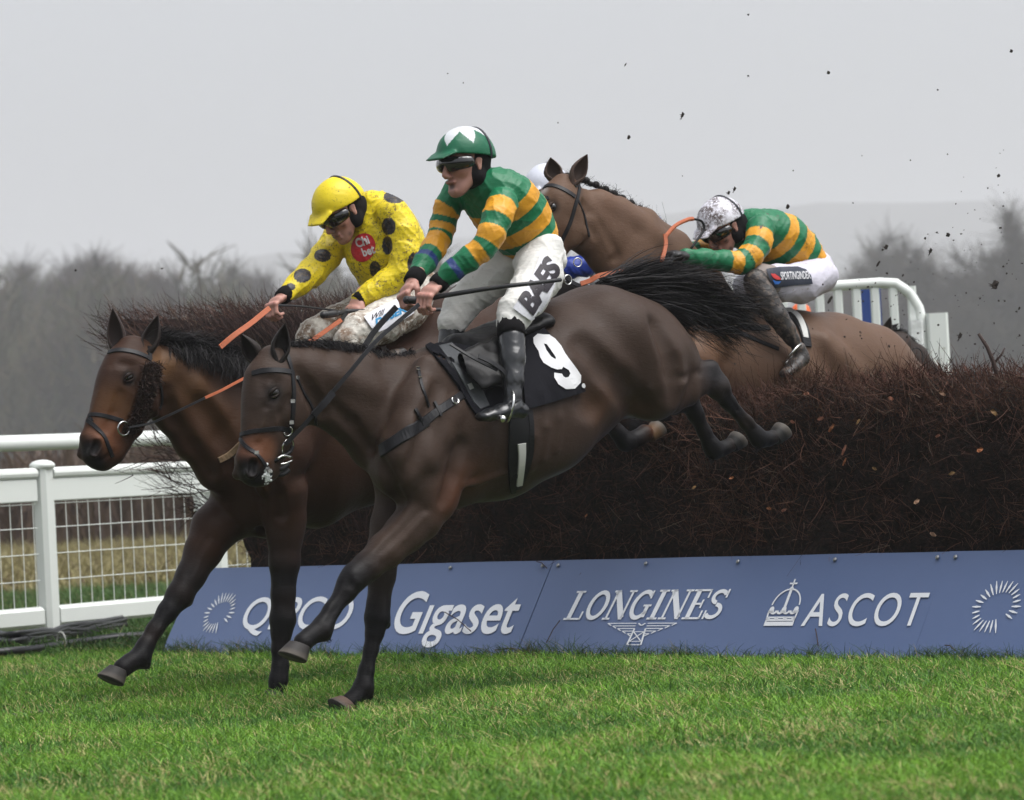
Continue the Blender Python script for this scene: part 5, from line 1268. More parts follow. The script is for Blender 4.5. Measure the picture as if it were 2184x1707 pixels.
# breast girth, neck strap
b = MB(); strap(b, h1, tr1, [(812,962),(845,940),(880,917),(910,898)], (.055, .045), .006); strap(b, h1, tr1, [(900,903),(945,870),(990,840),(1035,812),(1062,795)], (.036, .028), .006)
strap(b, h1, tr1, [(893,786),(898,815),(905,840),(914,868)], .012, .004); strap(b, h1, tr1, [(885,873),(893,890),(903,908)], .014, .008); strap(b, h1, tr1, [(925,858),(935,875),(940,888)], .012, .008)
b.build_each('breast_girth', LEATH, horse1)
b = MB()
for x, y in ((892,786),(893,792),(896,808)): p, n = hit(h1, tr1, x, y); b.ribbon([p+n*.007-Vector((.008,0,0)), p+n*.007+Vector((.008,0,0))], [n, n], .008, .003)
p, n = hit(h1, tr1, 968, 857); b.torus(p+n*.012, n, .014, .003, 14, 5, .7, 0); b.build_each('buckle', STL, horse1)
# saddle, pads, number cloth
PADB = mat('black saddle cloth', (.009, .009, .013), .8, spec=.12, var=.35, scale=40, bmp=.5, bdist=.004); PADG = mat('grey mesh saddle cloth', (.10, .105, .11), .8, spec=.15, var=.25, scale=120, bmp=.4, bdist=.002)
drape(h1, tr1, [(908,742),(930,730),(962,729),(1010,738),(1060,742),(1100,735),(1110,800),(1110,880),(1060,890),(1016,889),(995,862),(975,825),(945,785)], 'saddle_pad', PADB, horse1, .008, .022)
drape(h1, tr1, [(936,744),(962,738),(985,762),(1008,800),(1030,840),(1040,868),(1020,876),(1006,862),(985,822),(958,778)], 'saddle_pad_panel', PADG, horse1, .006, .022, lift=.010)
drape(h1, tr1, [(1100,700),(1122,688),(1144,690),(1175,725),(1210,780),(1241,834),(1180,858),(1118,876),(1108,800)], 'number_cloth', PADB, horse1, .006, .022, lift=.016)
def px_text(shape, org, right, up):
    """shape coordinates (height 0.7 = cap height) to photo points: right/up are photo vectors for unit x and cap height"""
    V, F = shape; return np.stack([org[0]+V[:, 0]*right[0]+V[:, 1]/.7*up[0], org[1]+V[:, 0]*right[1]+V[:, 1]/.7*up[1]], 1), F
nine = text_shape('9', .055); nine = (nine[0]-np.array([nine[0][:, 0].min(), 0]), nine[1])
NUMM = mat('white number ink', (.66, .66, .67), .6, var=.12, scale=20, bmp=.1)
n9o = [(1490,900),(1450,935),(1450,985),(1470,1020),(1490,1050),(1500,1100),(1530,1150),(1600,1190),(1650,1205),(1690,1200),(1700,1180),(1740,1205),(1750,1235),(1740,1265),(1720,1272),(1700,1262),(1690,1240),(1620,1232),(1620,1275),(1650,1330),(1720,1370),(1790,1365),(1835,1310),(1845,1245),(1810,1190),(1760,1120),(1720,1060),(1690,1000),(1640,940),(1590,905),(1540,905)]
n9h = [(1540,985),(1560,1040),(1600,1095),(1635,1115),(1640,1100),(1600,1040),(1565,990)]
z5 = lambda q: ((1400+q[0]/2.427)/1.7582, (900+q[1]/2.427)/1.7582)
n9 = [z5(q) for q in n9o]+[z5(n9o[0])]+[z5(q) for q in n9h]+[z5(n9h[0])]
n9 = [(x+.01*i*0, y) for i, (x, y) in enumerate(n9)]
lo_ = len(n9o); nn9 = n9[:lo_]; hh9 = n9[lo_+1:-1]
# two faces meeting along slits so that the counter stays open
top_i, bot_i = 0, 9; fa = nn9[0:10]+[hh9[3], hh9[2], hh9[1], hh9[0]]; fb = nn9[9:]+[nn9[0]]+[hh9[0], hh9[6], hh9[5], hh9[4], hh9[3]]
V9 = fa+fb; sh9 = (np.array(V9), [tuple(range(len(fa))), tuple(range(len(fa), len(V9)))])
drape(h1, tr1, None, 'number', NUMM, horse1, .002, .02, lift=.0245, shape=sh9, back=False)
dd = disc(1234, 823, 5, 5); drape(h1, tr1, None, 'number_dot', NUMM, horse1, .002, .02, lift=.0245, shape=dd, back=False)
drape(h1, tr1, None, 'size_tag', WHITE_CLOTH, horse1, .002, .02, lift=.018, shape=(np.array([(989,823),(998,820),(1004,832),(995,836)]), [(0,1,2,3)]), back=False)
b = MB()
SD = mat('saddle leather', (.006, .0055, .006), .45, spec=.25, var=.3, bmp=.3)
Fs_ = Field(h1.P(1120,860,0)-Vector((.12,.32,.1)), h1.P(960,690,0)+Vector((.12,.32,.12)), .009)
Fs_.prim(h1.P(985,742,0), h1.P(1120,690,0), (.045,.16), (.05,.18), .03); Fs_.prim(h1.P(975,738,0), h1.P(990,735,0), (.05,.08), (.04,.1), .03); Fs_.prim(h1.P(1010,752,.20), h1.P(1060,812,.285), (.10,.028), (.09,.018), .03); Fs_.prim(h1.P(1080,745,.20), h1.P(1075,815,.29), (.08,.03), (.05,.018), .03); Fs_.prim(h1.P(1000,745,-.16), h1.P(1060,800,-.26), (.08,.03), (.06,.028), .03)
Vs, Qs = Fs_.mesh(); Vs = laplace(Vs, Qs, 2); trs = bvh(Vs, Qs); mesh_obj('saddle', wrinkle(Vs, Qs, .004, 30), Qs, SD, horse1, smooth=True)
b = MB(); free_strap(b, h1, [(1020,760,.30),(1050,775,.32),(1078,800,.33),(1082,850,.335),(1090,880,.335)], .022, .005); free_strap(b, h1, [(960,735,.24),(1010,765,.30),(1060,790,.32)], .012, .005); b.build_each('stirrup_leather', LEATH, horse1)
b = MB(); strap(b, h1, tr1, [(1092,880),(1090,930),(1089,980),(1090,1020),(1094,1048)], .024, .008, 6, .004); strap(b, h1, tr1, [(1128,875),(1133,920),(1130,970),(1118,1010),(1104,1040)], .024, .008, 6, .004)
strap(b, h1, tr1, [(1105,880),(1108,930)], .05, .006, 6, .003); strap(b, h1, tr1, [(1088,1018),(1122,1000)], .02, .009, 5, .006)
b.build_each('girth_strap', LEATH, horse1)
drape(h1, tr1, [(1090,880),(1128,876),(1138,930),(1134,975),(1118,1015),(1095,1050),(1088,1010),(1084,950)], 'girth', LEATH, horse1, .007, .025, lift=.003)
b = MB(); strap(b, h1, tr1, [(1110,945),(1111,980),(1105,1030)], (.036, .026), .006, 5, .013); b.build('girth_elastic', WHITE_CLOTH, horse1)

# horse 2 bridle with sheepskin cheek piece
b = MB()
strap(b, h2, tr2, [(232,752),(255,747),(285,751),(310,760),(322,768)], .022); strap(b, h2, tr2, [(183,886),(205,884),(235,890),(262,898)], .018); strap(b, h2, tr2, [(186,896),(205,912),(222,932),(232,955),(240,975)], .018)
strap(b, h2, tr2, [(336,810),(343,830),(345,855),(340,872)], .014); strap(b, h2, tr2, [(318,740),(320,765)], .02)
b.build_each('bridle_strap', LEATH, horse2)
b = MB(); ring(b, h2, tr2, 258, 914, .028, .0045, .020); b.build('bit_ring', STL, horse2, smooth=True)
r5 = np.random.default_rng(12); cen = smooth_path([Vector((x, y, 0)) for x, y in ((322,782),(316,810),(309,840),(300,870),(287,895),(272,915))], 10); roots_ = []
fl = MB()
for q in cen:
    p, n = hit(h2, tr2, q.x, q.y); fl.sphere(p+n*.006, (.030, .016, .020), 8, 6, (Vector((1,0,0)), n, Vector((0,0,1)))) 
fl.build('sheepskin_roll', mat('dark sheepskin', (.028, .016, .013), .95, var=.6, scale=60, bmp=1.0, bdist=.02), horse2, smooth=True)
PF = []; 
for i in range(2600):
    q = cen[r5.integers(0, len(cen))]; w = 17*(1-.35*(q.y-782)/133); p, n = hit(h2, tr2, q.x+r5.uniform(-w, w), q.y+r5.uniform(-5, 5)); d = (n*1.0+Vector(r5.normal(0, .6, 3))).normalized(); s_ = Vector(r5.normal(0, .01, 3)); a0 = p+n*.012
    PF.append([tuple(a0+d*.016*t+s_*math.sin(t*5)) for t in (0, .35, .7, 1)])
PF = np.array(PF); kk = r5.random(len(PF))[:, None]
strands('sheepskin_wool', PF, np.full(len(PF), .0045), np.full(len(PF), .0025), HAIRM, horse2, colors=np.array((.02, .012, .010))*(1-kk)+np.array((.075, .045, .035))*kk)
b = MB(); free_strap(b, h2, [(469,741,.10),(500,715,.11),(535,690,.10),(574,658,.08)], .024, .007, (0, 1, .4)); free_strap(b, h2, [(727,683,.20),(700,702,.20),(672,722,.20),(640,742,.20)], .020, .007, (0, 1, .3)); free_strap(b, h2, [(538,798,.19),(500,818,.19),(470,834,.19),(437,849,.18)], .012, .005, (0, 1, .2)); b.build_each('rein_grip', RUBO, horse2)
b = MB(); free_strap(b, h2, [(437,849,.18),(400,867,.17),(360,886,.15),(320,903,.12),(275,912,.1)], .010, .004, (0, 1, .2)); free_strap(b, h2, [(640,742,.20),(590,772,.20),(538,798,.19)], .012, .004, (0, 1, .2)); free_strap(b, h2, [(742,662,.16),(727,683,.20)], .020, .006, (0, 1, .3))
free_strap(b, h2, [(594,652,.06),(640,654,.10),(690,660,.14),(722,664,.16)], .016, .004, (0, .5, 1)); b.build_each('rein', LEATH, horse2)
b = MB(); free_strap(b, h2, [(405,998,-.14),(440,1000,.05),(490,985,.16),(515,960,.2)], .030, .01, (.5, 1, .3)) if False else strap(b, h2, tr2, [(466,982),(482,974),(498,962),(514,946)], .026, .014)
b.build('breast_plate', mat('sheepskin tan', (.20, .13, .07), .95, var=.5, scale=60, bmp=.8, bdist=.01), horse2)
# horse 3 bridle
b = MB()
strap(b, h3, tr3, [(1152,404),(1170,396),(1190,399),(1212,410),(1226,420)], .022); strap(b, h3, tr3, [(1236,388),(1234,410),(1226,440),(1216,475),(1202,505),(1194,522)], .020); strap(b, h3, tr3, [(1231,425),(1244,455),(1250,480),(1256,505)], .012)
strap(b, h3, tr3, [(1150,560),(1170,553),(1190,545)], .016)
free_strap(b, h3, [(1192,570,.10),(1205,590,.10),(1222,604,.10),(1240,612,.10)], .024, .005, (0, 1, .3)); b.build_each('bridle_strap', LEATH, horse3)
b = MB(); b.torus(h3.P(1211,597,.115), (0,1,0), .022, .0035, 18, 6); b.torus(h3.P(1232,560,.1), (0.3,1,0), .02, .003, 18, 6); b.build_each('bit_ring', STL, horse3, smooth=True)
b = MB(); free_strap(b, h3, [(1238,606,.12),(1258,599,.14),(1280,588,.16),(1330,580,.19),(1400,574,.19)], .024, .008, (0, 1, .3)); free_strap(b, h3, [(1410,560,.19),(1416,540,.18),(1420,520,.17),(1418,500,.16)], .020, .007, (.5, 1, 0))
free_tube(b, h3, [(1418,506,.16),(1440,482,.15),(1466,469,.14),(1478,467,.14)], .010); b.build_each('rein_grip', RUBO, horse3)
b = MB(); free_tube(b, h3, [(1478,467,.14),(1496,472,.14),(1502,488,.14),(1492,505,.14),(1474,530,.14)], .006); b.build('rein', LEATH, horse3, smooth=True)
b = MB(); strap(b, h3, tr3, [(1500,650),(1540,690),(1600,720),(1660,745)], .02, .006); strap(b, h3, tr3, [(1570,690),(1600,700),(1640,700)], .03, .006); strap(b, h3, tr3, [(1690,670),(1712,700),(1720,740)], .06, .01); b.build_each('girth_strap', LEATH, horse3)
b = MB(); strap(b, h3, tr3, [(1680,662),(1700,676),(1712,700),(1716,722)], .035, .012); b.build('weight_cloth', WHITE_CLOTH, horse3)
# horse 5 cheek straps
b = MB(); strap(b, h5, tr5, [(1905,712),(1890,740),(1870,768)], .018); free_strap(b, h5, [(1872,766,.1),(1890,752,.12),(1920,748,.12)], .012); b.torus(h5.P(1955,762,.12), (0,1,0), .05, .003, 22, 5); b.build_each('bridle_strap', LEATH, horse5)
# ------------------------------------------------------------------ riders
SKIN = mat('skin', rough=.5, col_attr=True, var=.14, scale=40, bmp=.15, bdist=.001, sub=.08)
def cloth_mat(name, mud=None, rough=.45, spec=.4, scale=14, b=.35, sheen=.0, var=.18):
    if name in MATS: return MATS[name]
    m, t, bs = nodes(name); v = coords(t)
    fold = noise_tex(t, coords(t, stretch=(7, 7, 22)), 1.0, 4, .55); weave = noise_tex(t, v, 420, 2)
    big = noise_tex(t, v, scale, 5)
    c = mix(t, big, mix(t, 1.0, vcol(t), (1-var,)*3, 'MULTIPLY'), vcol(t))
    if mud:
        mc, amt, ms = mud; n2 = noise_tex(t, v, ms, 8, .75); n3 = noise_tex(t, v, ms*.22, 3)
        f = ramp(t, n2, [(1-amt-.03, 0.0), (1-amt+.03, 1.0)]); g = ramp(t, n3, [(.38, 0.15), (.6, 1.0)])
        mm = t.nodes.new('ShaderNodeMath'); mm.operation = 'MULTIPLY'; t.links.new(f, mm.inputs[0]); t.links.new(g, mm.inputs[1])
        c = mix(t, mm.outputs[0], c, mc)
    t.links.new(c, bs.inputs['Base Color']); bs.inputs['Roughness'].default_value = rough; bs.inputs['Specular IOR Level'].default_value = spec
    bs.inputs['Sheen Weight'].default_value = sheen
    n1 = bump(t, bs, weave, .1, .001); n2_ = t.nodes.new('ShaderNodeBump'); n2_.inputs['Strength'].default_value = b; n2_.inputs['Distance'].default_value = .02
    t.links.new(fold, n2_.inputs['Height']); t.links.new(n2_.outputs[0], n1.inputs['Normal']); MATS[name] = m; return m
SILK = cloth_mat('racing silk'); SILKM = cloth_mat('muddy racing silk', ((.14, .09, .03), .45, 70)); 
BREECH = cloth_mat('damp white breeches', ((.26, .21, .16), .36, 26), rough=.7); BREECHM = cloth_mat('mud spattered breeches', ((.17, .11, .07), .56, 55), rough=.7); BREECHK = cloth_mat('mud soaked breeches knee', ((.10, .07, .05), .48, 30), rough=.7)
CAPM = cloth_mat('cap silk', rough=.4, b=.15); CAPMUD = cloth_mat('muddy cap silk', ((.10, .07, .02), .39, 70), rough=.45, b=.15); CAPMUD2 = cloth_mat('filthy cap silk', ((.09, .065, .06), .53, 80), rough=.45, b=.3)
BOOT = mat('polished black boot', (.014, .015, .017), .28, var=.3, scale=14, bmp=.35, bdist=.006, coat=.35); BOOTM = mat('muddy black boot', (.030, .026, .024), .5, var=.5, scale=20, bmp=.6, bdist=.006, mud=((.10, .075, .06), .46, 30))
KNIT = mat('black knit', (.010, .009, .010), .9, spec=.12, var=.3, scale=150, bmp=.4, bdist=.002)
GOG = mat('goggle lens', (.006, .005, .005), .14, var=0, bmp=0, coat=1.0); RUB = mat('black rubber', (.014, .014, .016), .5, var=.3, scale=60, bmp=.3, bdist=.001)
EYEW = mat('eye white', (.55, .5, .48), .2, var=0, bmp=0); PUP = mat('pupil', (.02, .015, .01), .1, var=0, bmp=0)
LINE = mat('navy helmet elastic', (.01, .012, .02), .6, bmp=.1)
SKC = np.array((.46, .235, .185)); MUD = (.05, .035, .028)

class Head:
    def __init__(s, fr, c, yaw, pitch, roll=0.0, k=1.0):
        s.fr = fr; s.c = Vector(c); cy, sy = math.cos(yaw), math.sin(yaw)
        f = Vector((cy, sy, 0)); l = Vector((-sy, cy, 0)); u = Vector((0, 0, 1))
        s.f = f*math.cos(pitch)-u*math.sin(pitch); s.u = u*math.cos(pitch)+f*math.sin(pitch); s.l = l
        if roll: a = s.l*math.cos(roll)+s.u*math.sin(roll); s.u = s.u*math.cos(roll)-s.l*math.sin(roll); s.l = a
        s.k = k
    def g(s, p): return s.c+(s.f*p[0]+s.l*p[1]+s.u*p[2])*s.k
    def inv(s, V): D = (V-np.array(tuple(s.c)))/s.k; return D@np.array(tuple(s.f)), D@np.array(tuple(s.l)), D@np.array(tuple(s.u))
def head_field(): return Field((-.24, -.13, -.23), (.17, .13, .20), .0038)
def head_mesh(H, mouth_open=.006, mud=0.0, seed=0, neck=(-.055, 0, -.17)):
    F = head_field()
    F.ball((-.012, 0, .028), (.098, .077, .088), .01)
    F.prim((.035, 0, .01), (.050, 0, -.075), (.055, .060), (.036, .040), .03, side=(0, 1, 0))
    for s in (1, -1):
        F.prim((.005, s*.052, -.045), (.062, s*.022, -.098), .020, .017, .025)
        F.prim((.082, s*.012, .030), (.066, s*.052, .026), .012, .012, .014)
        F.ball((.060, s*.044, -.018), .023, .02); F.ball((.098, s*.012, -.038), .009, .008)
        F.prim((-.010, s*.078, .012), (-.006, s*.076, -.028), (.016, .006), (.009, .005), .006); 
        F.ball((-.004, s*.086, -.004), (.008, .006, .013), .004, sub=True)
    F.ball((.074, 0, -.106), (.020, .022, .016), .02)
    F.prim((.088, 0, .016), (.110, 0, -.030), (.010, .009), (.015, .012), .012)
    for s in (1, -1): F.ball((.094, s*.031, .006), (.014, .017, .011), .008, sub=True)
    F.prim((.090, -.020, -.060), (.090, .020, -.060), .0075, .0075, .008); F.prim((.086, -.017, -.076-mouth_open), (.086, .017, -.076-mouth_open), .0075, .0075, .008)
    F.prim((.100, -.018, -.068-mouth_open/2), (.100, .018, -.068-mouth_open/2), .003+mouth_open/2, .003+mouth_open/2, .004, sub=True)
    F.prim((-.025, 0, -.05), neck, .052, .056, .03)
    V, Q = F.mesh(); V = laplace(V, Q, 1, .4)
    C = np.tile(SKC, (len(V), 1)); x, y, z = V.T
    lips = np.exp(-(((x-.094)/.014)**2+(y/.026)**2+((z+.068)/.015)**2)**2)[:, None]; C = C*(1-.7*lips)+np.array((.36, .12, .11))*.7*lips
    ck = np.exp(-(((x-.08)/.03)**2+((np.abs(y)-.045)/.022)**2+((z+.02)/.022)**2))[:, None]; C = C*(1-.35*ck)+np.array((.50, .20, .16))*.35*ck
    ns = np.exp(-(((x-.11)/.02)**2+(y/.018)**2+((z+.03)/.018)**2))[:, None]; C = C*(1-.4*ns)+np.array((.50, .20, .16))*.4*ns
    mo = np.exp(-(((x-.088)/.016)**2+(y/.017)**2+((z+.068+mouth_open/2)/(.003+mouth_open*.45))**2)**2)[:, None]; C = C*(1-.92*mo)+np.array((.03, .012, .012))*.92*mo  # shade of the open mouth painted into the skin colour
    st = (np.exp(-(((z+.095)/.04)**2))*(x > .0)*.22)[:, None]; C = C*(1-st)+np.array((.27, .16, .13))*st
    if mud:
        r = np.random.default_rng(seed); 
        for _ in range(60):
            c = np.array((r.uniform(.02, .11), r.uniform(-.07, .07), r.uniform(-.12, .03))); d = np.linalg.norm(V-c, axis=1); w = np.clip(1.4-d/r.uniform(.004, .014), 0, 1)[:, None]*mud; C = C*(1-w)+np.array(MUD)*w
    W = np.array([tuple(H.g(p)) for p in V]); return W, Q, C
def hand_mesh(fr, wrist, a, n, thumb=1, curl=(50, 115, 165), col=SKC, glove=False, scale=1.0, point=False):
    """wrist position, a = wrist->knuckles, n = side the fingers curl to; thumb = sign along a x n"""
    a = Vector(a).normalized(); n = Vector(n); n = (n-a*n.dot(a)).normalized(); l = a.cross(n)*thumb
    w = Vector(wrist); S = scale*1.0
    lo = np.array(tuple(w))-.15; F = Field(lo, lo+.30, .0032)
    def P(x, y, z): return w+(a*x+l*y+n*z)*S
    F.prim(P(-.05, 0, 0), P(.005, 0, 0), (.024*S, .030*S), (.021*S, .028*S), .01, side=l)
    F.prim(P(.0, 0, 0), P(.045, 0, -.002), (.018*S, .034*S), (.016*S, .041*S), .015, side=l)
    F.prim(P(.045, 0, -.002), P(.078, 0, .004), (.016*S, .041*S), (.012*S, .040*S), .012, side=l)
    for i, (y, ln) in enumerate(((.030, .94), (.010, 1.04), (-.011, 1.0), (-.030, .80))):
        p = P(.078, y, .003); F.ball(p-n*.004*S, .0115*S, .008); r0 = .0100*S
        for k, (cv, sl) in enumerate(zip(curl, (.043, .027, .021))):
            if point and i == 0: cv = cv*.72
            c = math.radians(cv + (4 if i == 3 else 0)); d = a*math.cos(c)+n*math.sin(c); q = p+d*sl*ln*S
            F.prim(p, q, r0, r0*.9, .0035); p = q; r0 *= .9
    t0 = P(.020, .030, .006); t1 = P(.046, .050, .020); t2 = P(.066, .040, .042); t3 = P(.074, .016, .052)
    F.prim(t0, t1, .0145*S, .0115*S, .01); F.prim(t1, t2, .0112*S, .0102*S, .004); F.prim(t2, t3, .0102*S, .0085*S, .004)
    V, Q = F.mesh(); V = laplace(V, Q, 1, .35); C = np.tile(np.array(col), (len(V), 1))
    if not glove:
        for y in (.030, .010, -.011, -.030):
            d = np.linalg.norm(V-np.array(tuple(P(.078, y, -.004))), axis=1); k = np.clip(1.2-d/.013, 0, 1)[:, None]*.5; C = C*(1-k)+np.array((.50, .17, .14))*k
        r = np.random.default_rng(3)
        for _ in range(50): 
            c = V[r.integers(0, len(V))]; d = np.linalg.norm(V-c, axis=1); k = np.clip(1.3-d/r.uniform(.002, .006), 0, 1)[:, None]*.6; C = C*(1-k)+np.array((.25, .12, .08))*k
    return V, Q, C
def limb_param(V, prims):
    """nearest position along the chain (segment index + fraction) and distance/radius"""
    best = np.full(len(V), 1e9); par = np.zeros(len(V))
    for i, ((a, ra), (b, rb)) in enumerate(zip(prims[:-1], prims[1:])):
        A = np.array(tuple(a)); B = np.array(tuple(b)); d = B-A; L2 = d@d+1e-9; t = np.clip((V-A)@d/L2, 0, 1)
        r = (max(ra)*(1-t)+max(rb)*t); q = np.linalg.norm(V-A-t[:, None]*d, axis=1)/r
        m = q < best; best[m] = q[m]; par[m] = i+t[m]
    return par, best
def garment(fr, lists, h, k, name, material, parent, colorf, wr=(.004, 22, 0), pad=.0, cuts=(), kk=None):
    prs = [chain(fr, c) for c in lists]
    if pad: prs = [[(p, (r[0]+pad, r[1]+pad)) for p, r in pr] for pr in prs]
    lo, hi = bounds(prs); F = Field(lo, hi, h)
    for pr in prs: put(F, pr, k)
    V, Q = F.mesh(); V = laplace(V, Q, 1, .5); V = wrinkle(V, Q, *wr) if wr else V
    C = colorf(V, prs); o = mesh_obj(name, V, Q, material, parent, smooth=True, colors=C); return o, bvh(V, Q), V, Q, prs
def helmet(H, name, parent, material, colorf, strap_=True, band=True, pr=True):
    F = Field((-.17, -.13, -.09), (.22, .13, .19), .0042)
    F.ball((-.008, 0, .040), (.122, .102, .108), .01); F.ball((-.075, 0, .012), (.062, .070, .062), .03)
    F.cut((0, 0, .030), (.22, 0, -1)) 
    if pr: F.prim((.095, 0, .055), (.150, 0, .040), (.010, .080), (.006, .055), .012)
    G = Field((-.17, -.13, -.09), (.22, .13, .19), .0042); G.ball((-.008, 0, .034), (.112, .092, .098), .005); F.v = np.maximum(F.v, -G.v)
    V, Q = F.mesh(); V = laplace(V, Q, 1, .4); C = colorf(V)
    W = np.array([tuple(H.g(p)) for p in V])
    W = wrinkle(W, Q, .0010, 26, 2.0)
    o = mesh_obj(name, W, Q, material, parent, smooth=True, colors=C)
    if band:   # elastic running over the cap from crown to nape, with chin strap
        b = MB(); pts = []; nr = []
        for i in range(19):
            t = math.radians(200-i*220/18); p = Vector((-.055+.02*math.sin(t)*0, .106*math.cos(t), .040+.113*math.sin(t))); p.x += -.012+.0*t
            sc = 1.0; e = ((p.x+.008)/.122)**2; f_ = math.sqrt(max(.05, 1-e)); p.y = .1055*math.cos(t)*f_; p.z = .040+.1115*math.sin(t)*f_
            pts.append(H.g(p)); nr.append(H.g(p)-H.g((p.x*.9, 0, .03)))
        b.ribbon(pts, nr, .010, .002); b.build('elastic', LINE, o)
    return o
def frontal(Hd, x, y): return 0
def whip(fr, pts, r, name, label, parts):
    P = [fr.P(*p) for p in pts]; c = P[0]; root = bpy.data.objects.new(name, None); COL.objects.link(root)
    root.matrix_world = fr.matrix() @ Matrix.Translation(c); tag(root, label, 'whip')
    L = smooth_path([p-c for p in P], 6); n = len(L); k = max(2, int(n*parts))
    m = MB(); m.tube(L[:k], [r*1.5]*(k), 10); m.sphere(L[0], r*1.55, 10, 8); m.build('grip', RUB, root, smooth=True)
    m = MB(); m.tube(L[k-1:], [r*(1-.25*i/max(1, n-k)) for i in range(n-k+1)], 8); m.build('shaft', RUB, root, smooth=True)
    return root

def rider(fr, d):
    root = fr.root('person', d['label'], 'person', d.get('group'))
    H = Head(fr, fr.P(*d['head']), d.get('yaw', 0), d['pitch'], d.get('roll', 0))
    nk = Vector(fr.P(d['body'][0][0][0], d['body'][0][0][1], 0))-H.c; nk = Vector((nk.dot(H.f), nk.dot(H.l), nk.dot(H.u))); b0 = Vector((-.025, 0, -.05)); nk = b0+(nk-b0).normalized()*min(.15, (nk-b0).length)
    W, Q, C = head_mesh(H, d.get('mouth', .006), d.get('mud', 0), 3, tuple(nk)); VV = [W]; FF = [Q]; CC = [C]
    # slim figure inside the clothes, one surface
    inner = [[(x, y, e*.86, l)+((rv*.8,) if rv else ()) for (x, y, e, l, *rv_) in [p+() for p in c] for rv in [(rv_[0] if rv_ else None)]] for c in d['body']]
    prs = [chain(fr, c) for c in inner]; lo, hi = bounds(prs); F = Field(lo, hi, .011)
    for pr in prs: put(F, pr, .02)
    V, Qb = F.mesh(); VV.append(V); FF.append(Qb); CC.append(np.tile(SKC, (len(V), 1)))
    for hd in d['hands']:
        V, Qh, Ch = hand_mesh(fr, **hd); VV.append(V); FF.append(Qh); CC.append(Ch)
    off = np.cumsum([0]+[len(v) for v in VV[:-1]]); 
    body = mesh_obj('body', np.concatenate(VV), np.concatenate([q+o for q, o in zip(FF, off)]), SKIN, root, smooth=True, colors=np.concatenate(CC))
    # eyes
    e = MB(); e.m = 0
    for s in (1, -1): e.sphere(H.g((.080, s*.031, .007)), .012, 12, 10)
    e.m = 1
    for s in (1, -1): e.sphere(H.g((.0885, s*.0315, .006)), .0052, 10, 8)
    e.build('eyes', [EYEW, PUP], root, smooth=True)
    # balaclava / neck warmer with ear opening
    F = Field((-.25, -.13, -.24), (.14, .13, .16), .0045)
    F.ball((-.020, 0, .024), (.100, .083, .090), .01); F.prim((-.022, 0, -.03), tuple(nk), .060, .066, .03); F.prim((-.005, -.05, -.055), (-.005, .05, -.055), .036, .036, .02)
    F.cut((.020, 0, 0), (1, 0, .38)) 
    for s in (1, -1): F.ball((-.006, s*.088, -.006), (.020, .02, .026), .006, sub=True)
    V, Qn = F.mesh(); V = laplace(V, Qn, 1); W = np.array([tuple(H.g(p)) for p in V]); mesh_obj('balaclava', W, Qn, KNIT, root, smooth=True)
    helmet(H, 'helmet', root, d['cap_mat'], d['cap'])
    if d.get('goggles'):
        g = MB(); n = 15; F = Field((-.02, -.10, -.05), (.14, .10, .06), .0035)
        for i in range(n-1):
            a0, a1 = math.radians(-82+164*i/(n-1)), math.radians(-82+164*(i+1)/(n-1))
            f = lambda a: (.028+.072*math.cos(a), .083*math.sin(a), .010)
            F.prim(f(a0), f(a1), (.015, .033-.010*abs(math.sin(a0))), (.015, .033-.010*abs(math.sin(a1))), .008, side=(0, 0, 1))
        F.prim((.125, 0, -.035), (.105, 0, -.005), .014, .016, .01, sub=True)
        V, Qg = F.mesh(); V = laplace(V, Qg, 2); W = np.array([tuple(H.g(p)) for p in V]); mesh_obj('goggles', W, Qg, GOG, root, smooth=True)
    return root, H

def torso_bands(t, off=0.0):
    t = t+off
    return ((t > .27) & (t < .42)) | ((t > .54) & (t < .70)) | ((t > .80) & (t < .92))
GREEN = (.004, .155, .060); AMB = (.72, .33, .018); NAVY = (.012, .035, .15)
def jacket_green(axis, near_b, off_b, cuff=True, green=GREEN):
    def f(V, prs):
        C = np.tile(np.array(green), (len(V), 1)); P = [limb_param(V, p) for p in prs]
        who = np.argmin(np.stack([p[1]*(1.06 if i == 0 else 1) for i, p in enumerate(P)], 1), 1)
        a, b = [np.array(tuple(q)) for q in axis]; d = b-a; t = (V-a)@d/(d@d)
        m = (who == 0) & torso_bands(t); C[m] = AMB
        for w, bands in ((1, near_b), (2, off_b)):
            tt = P[w][0]
            for lo, hi in bands: C[(who == w) & (tt > lo) & (tt < hi)] = AMB
            if cuff: n = len(prs[w])-1; C[(who == w) & (tt > n-1.35) & (tt < n-1.0)] = NAVY
        return C
    return f
def mono(c): return lambda V, prs=None: np.tile(np.array(c), (len(V), 1))

# ---- rider 1
r1_torso = [(1030,398,46,0,.12),(1050,412,64,0,.165),(1070,430,74,0,.175),(1095,462,77,0,.165),(1118,496,68,0,.15),(1132,522,58,0,.15)]
r1_near = [(1072,432,34,.155),(1062,462,32,.19),(1048,500,30,.20),(1030,530,27,.185),(1000,552,26,.15),(965,578,24,.11),(940,600,19,.08)]
r1_off = [(975,410,32,-.155),(953,445,28,-.18),(945,480,27,-.19),(937,508,26,-.18),(924,532,26,-.15),(905,562,24,-.12),(888,588,19,-.09)]
g_leg1 = [(1148,545,48,.10,.12),(1150,588,47,.15),(1126,630,41,.20),(1100,664,35,.245),(1090,690,30,.26)]
g_leg2 = [(1120,545,48,-.10,.12),(1072,580,42,-.14),(1022,615,37,-.17),(983,652,33,-.2),(964,690,30,-.2)]
shin1 = [(1090,685,25,.26),(1092,722,25,.285),(1094,765,23,.31),(1095,810,19,.33),(1094,845,15.5,.34),(1094,864,15,.345)]
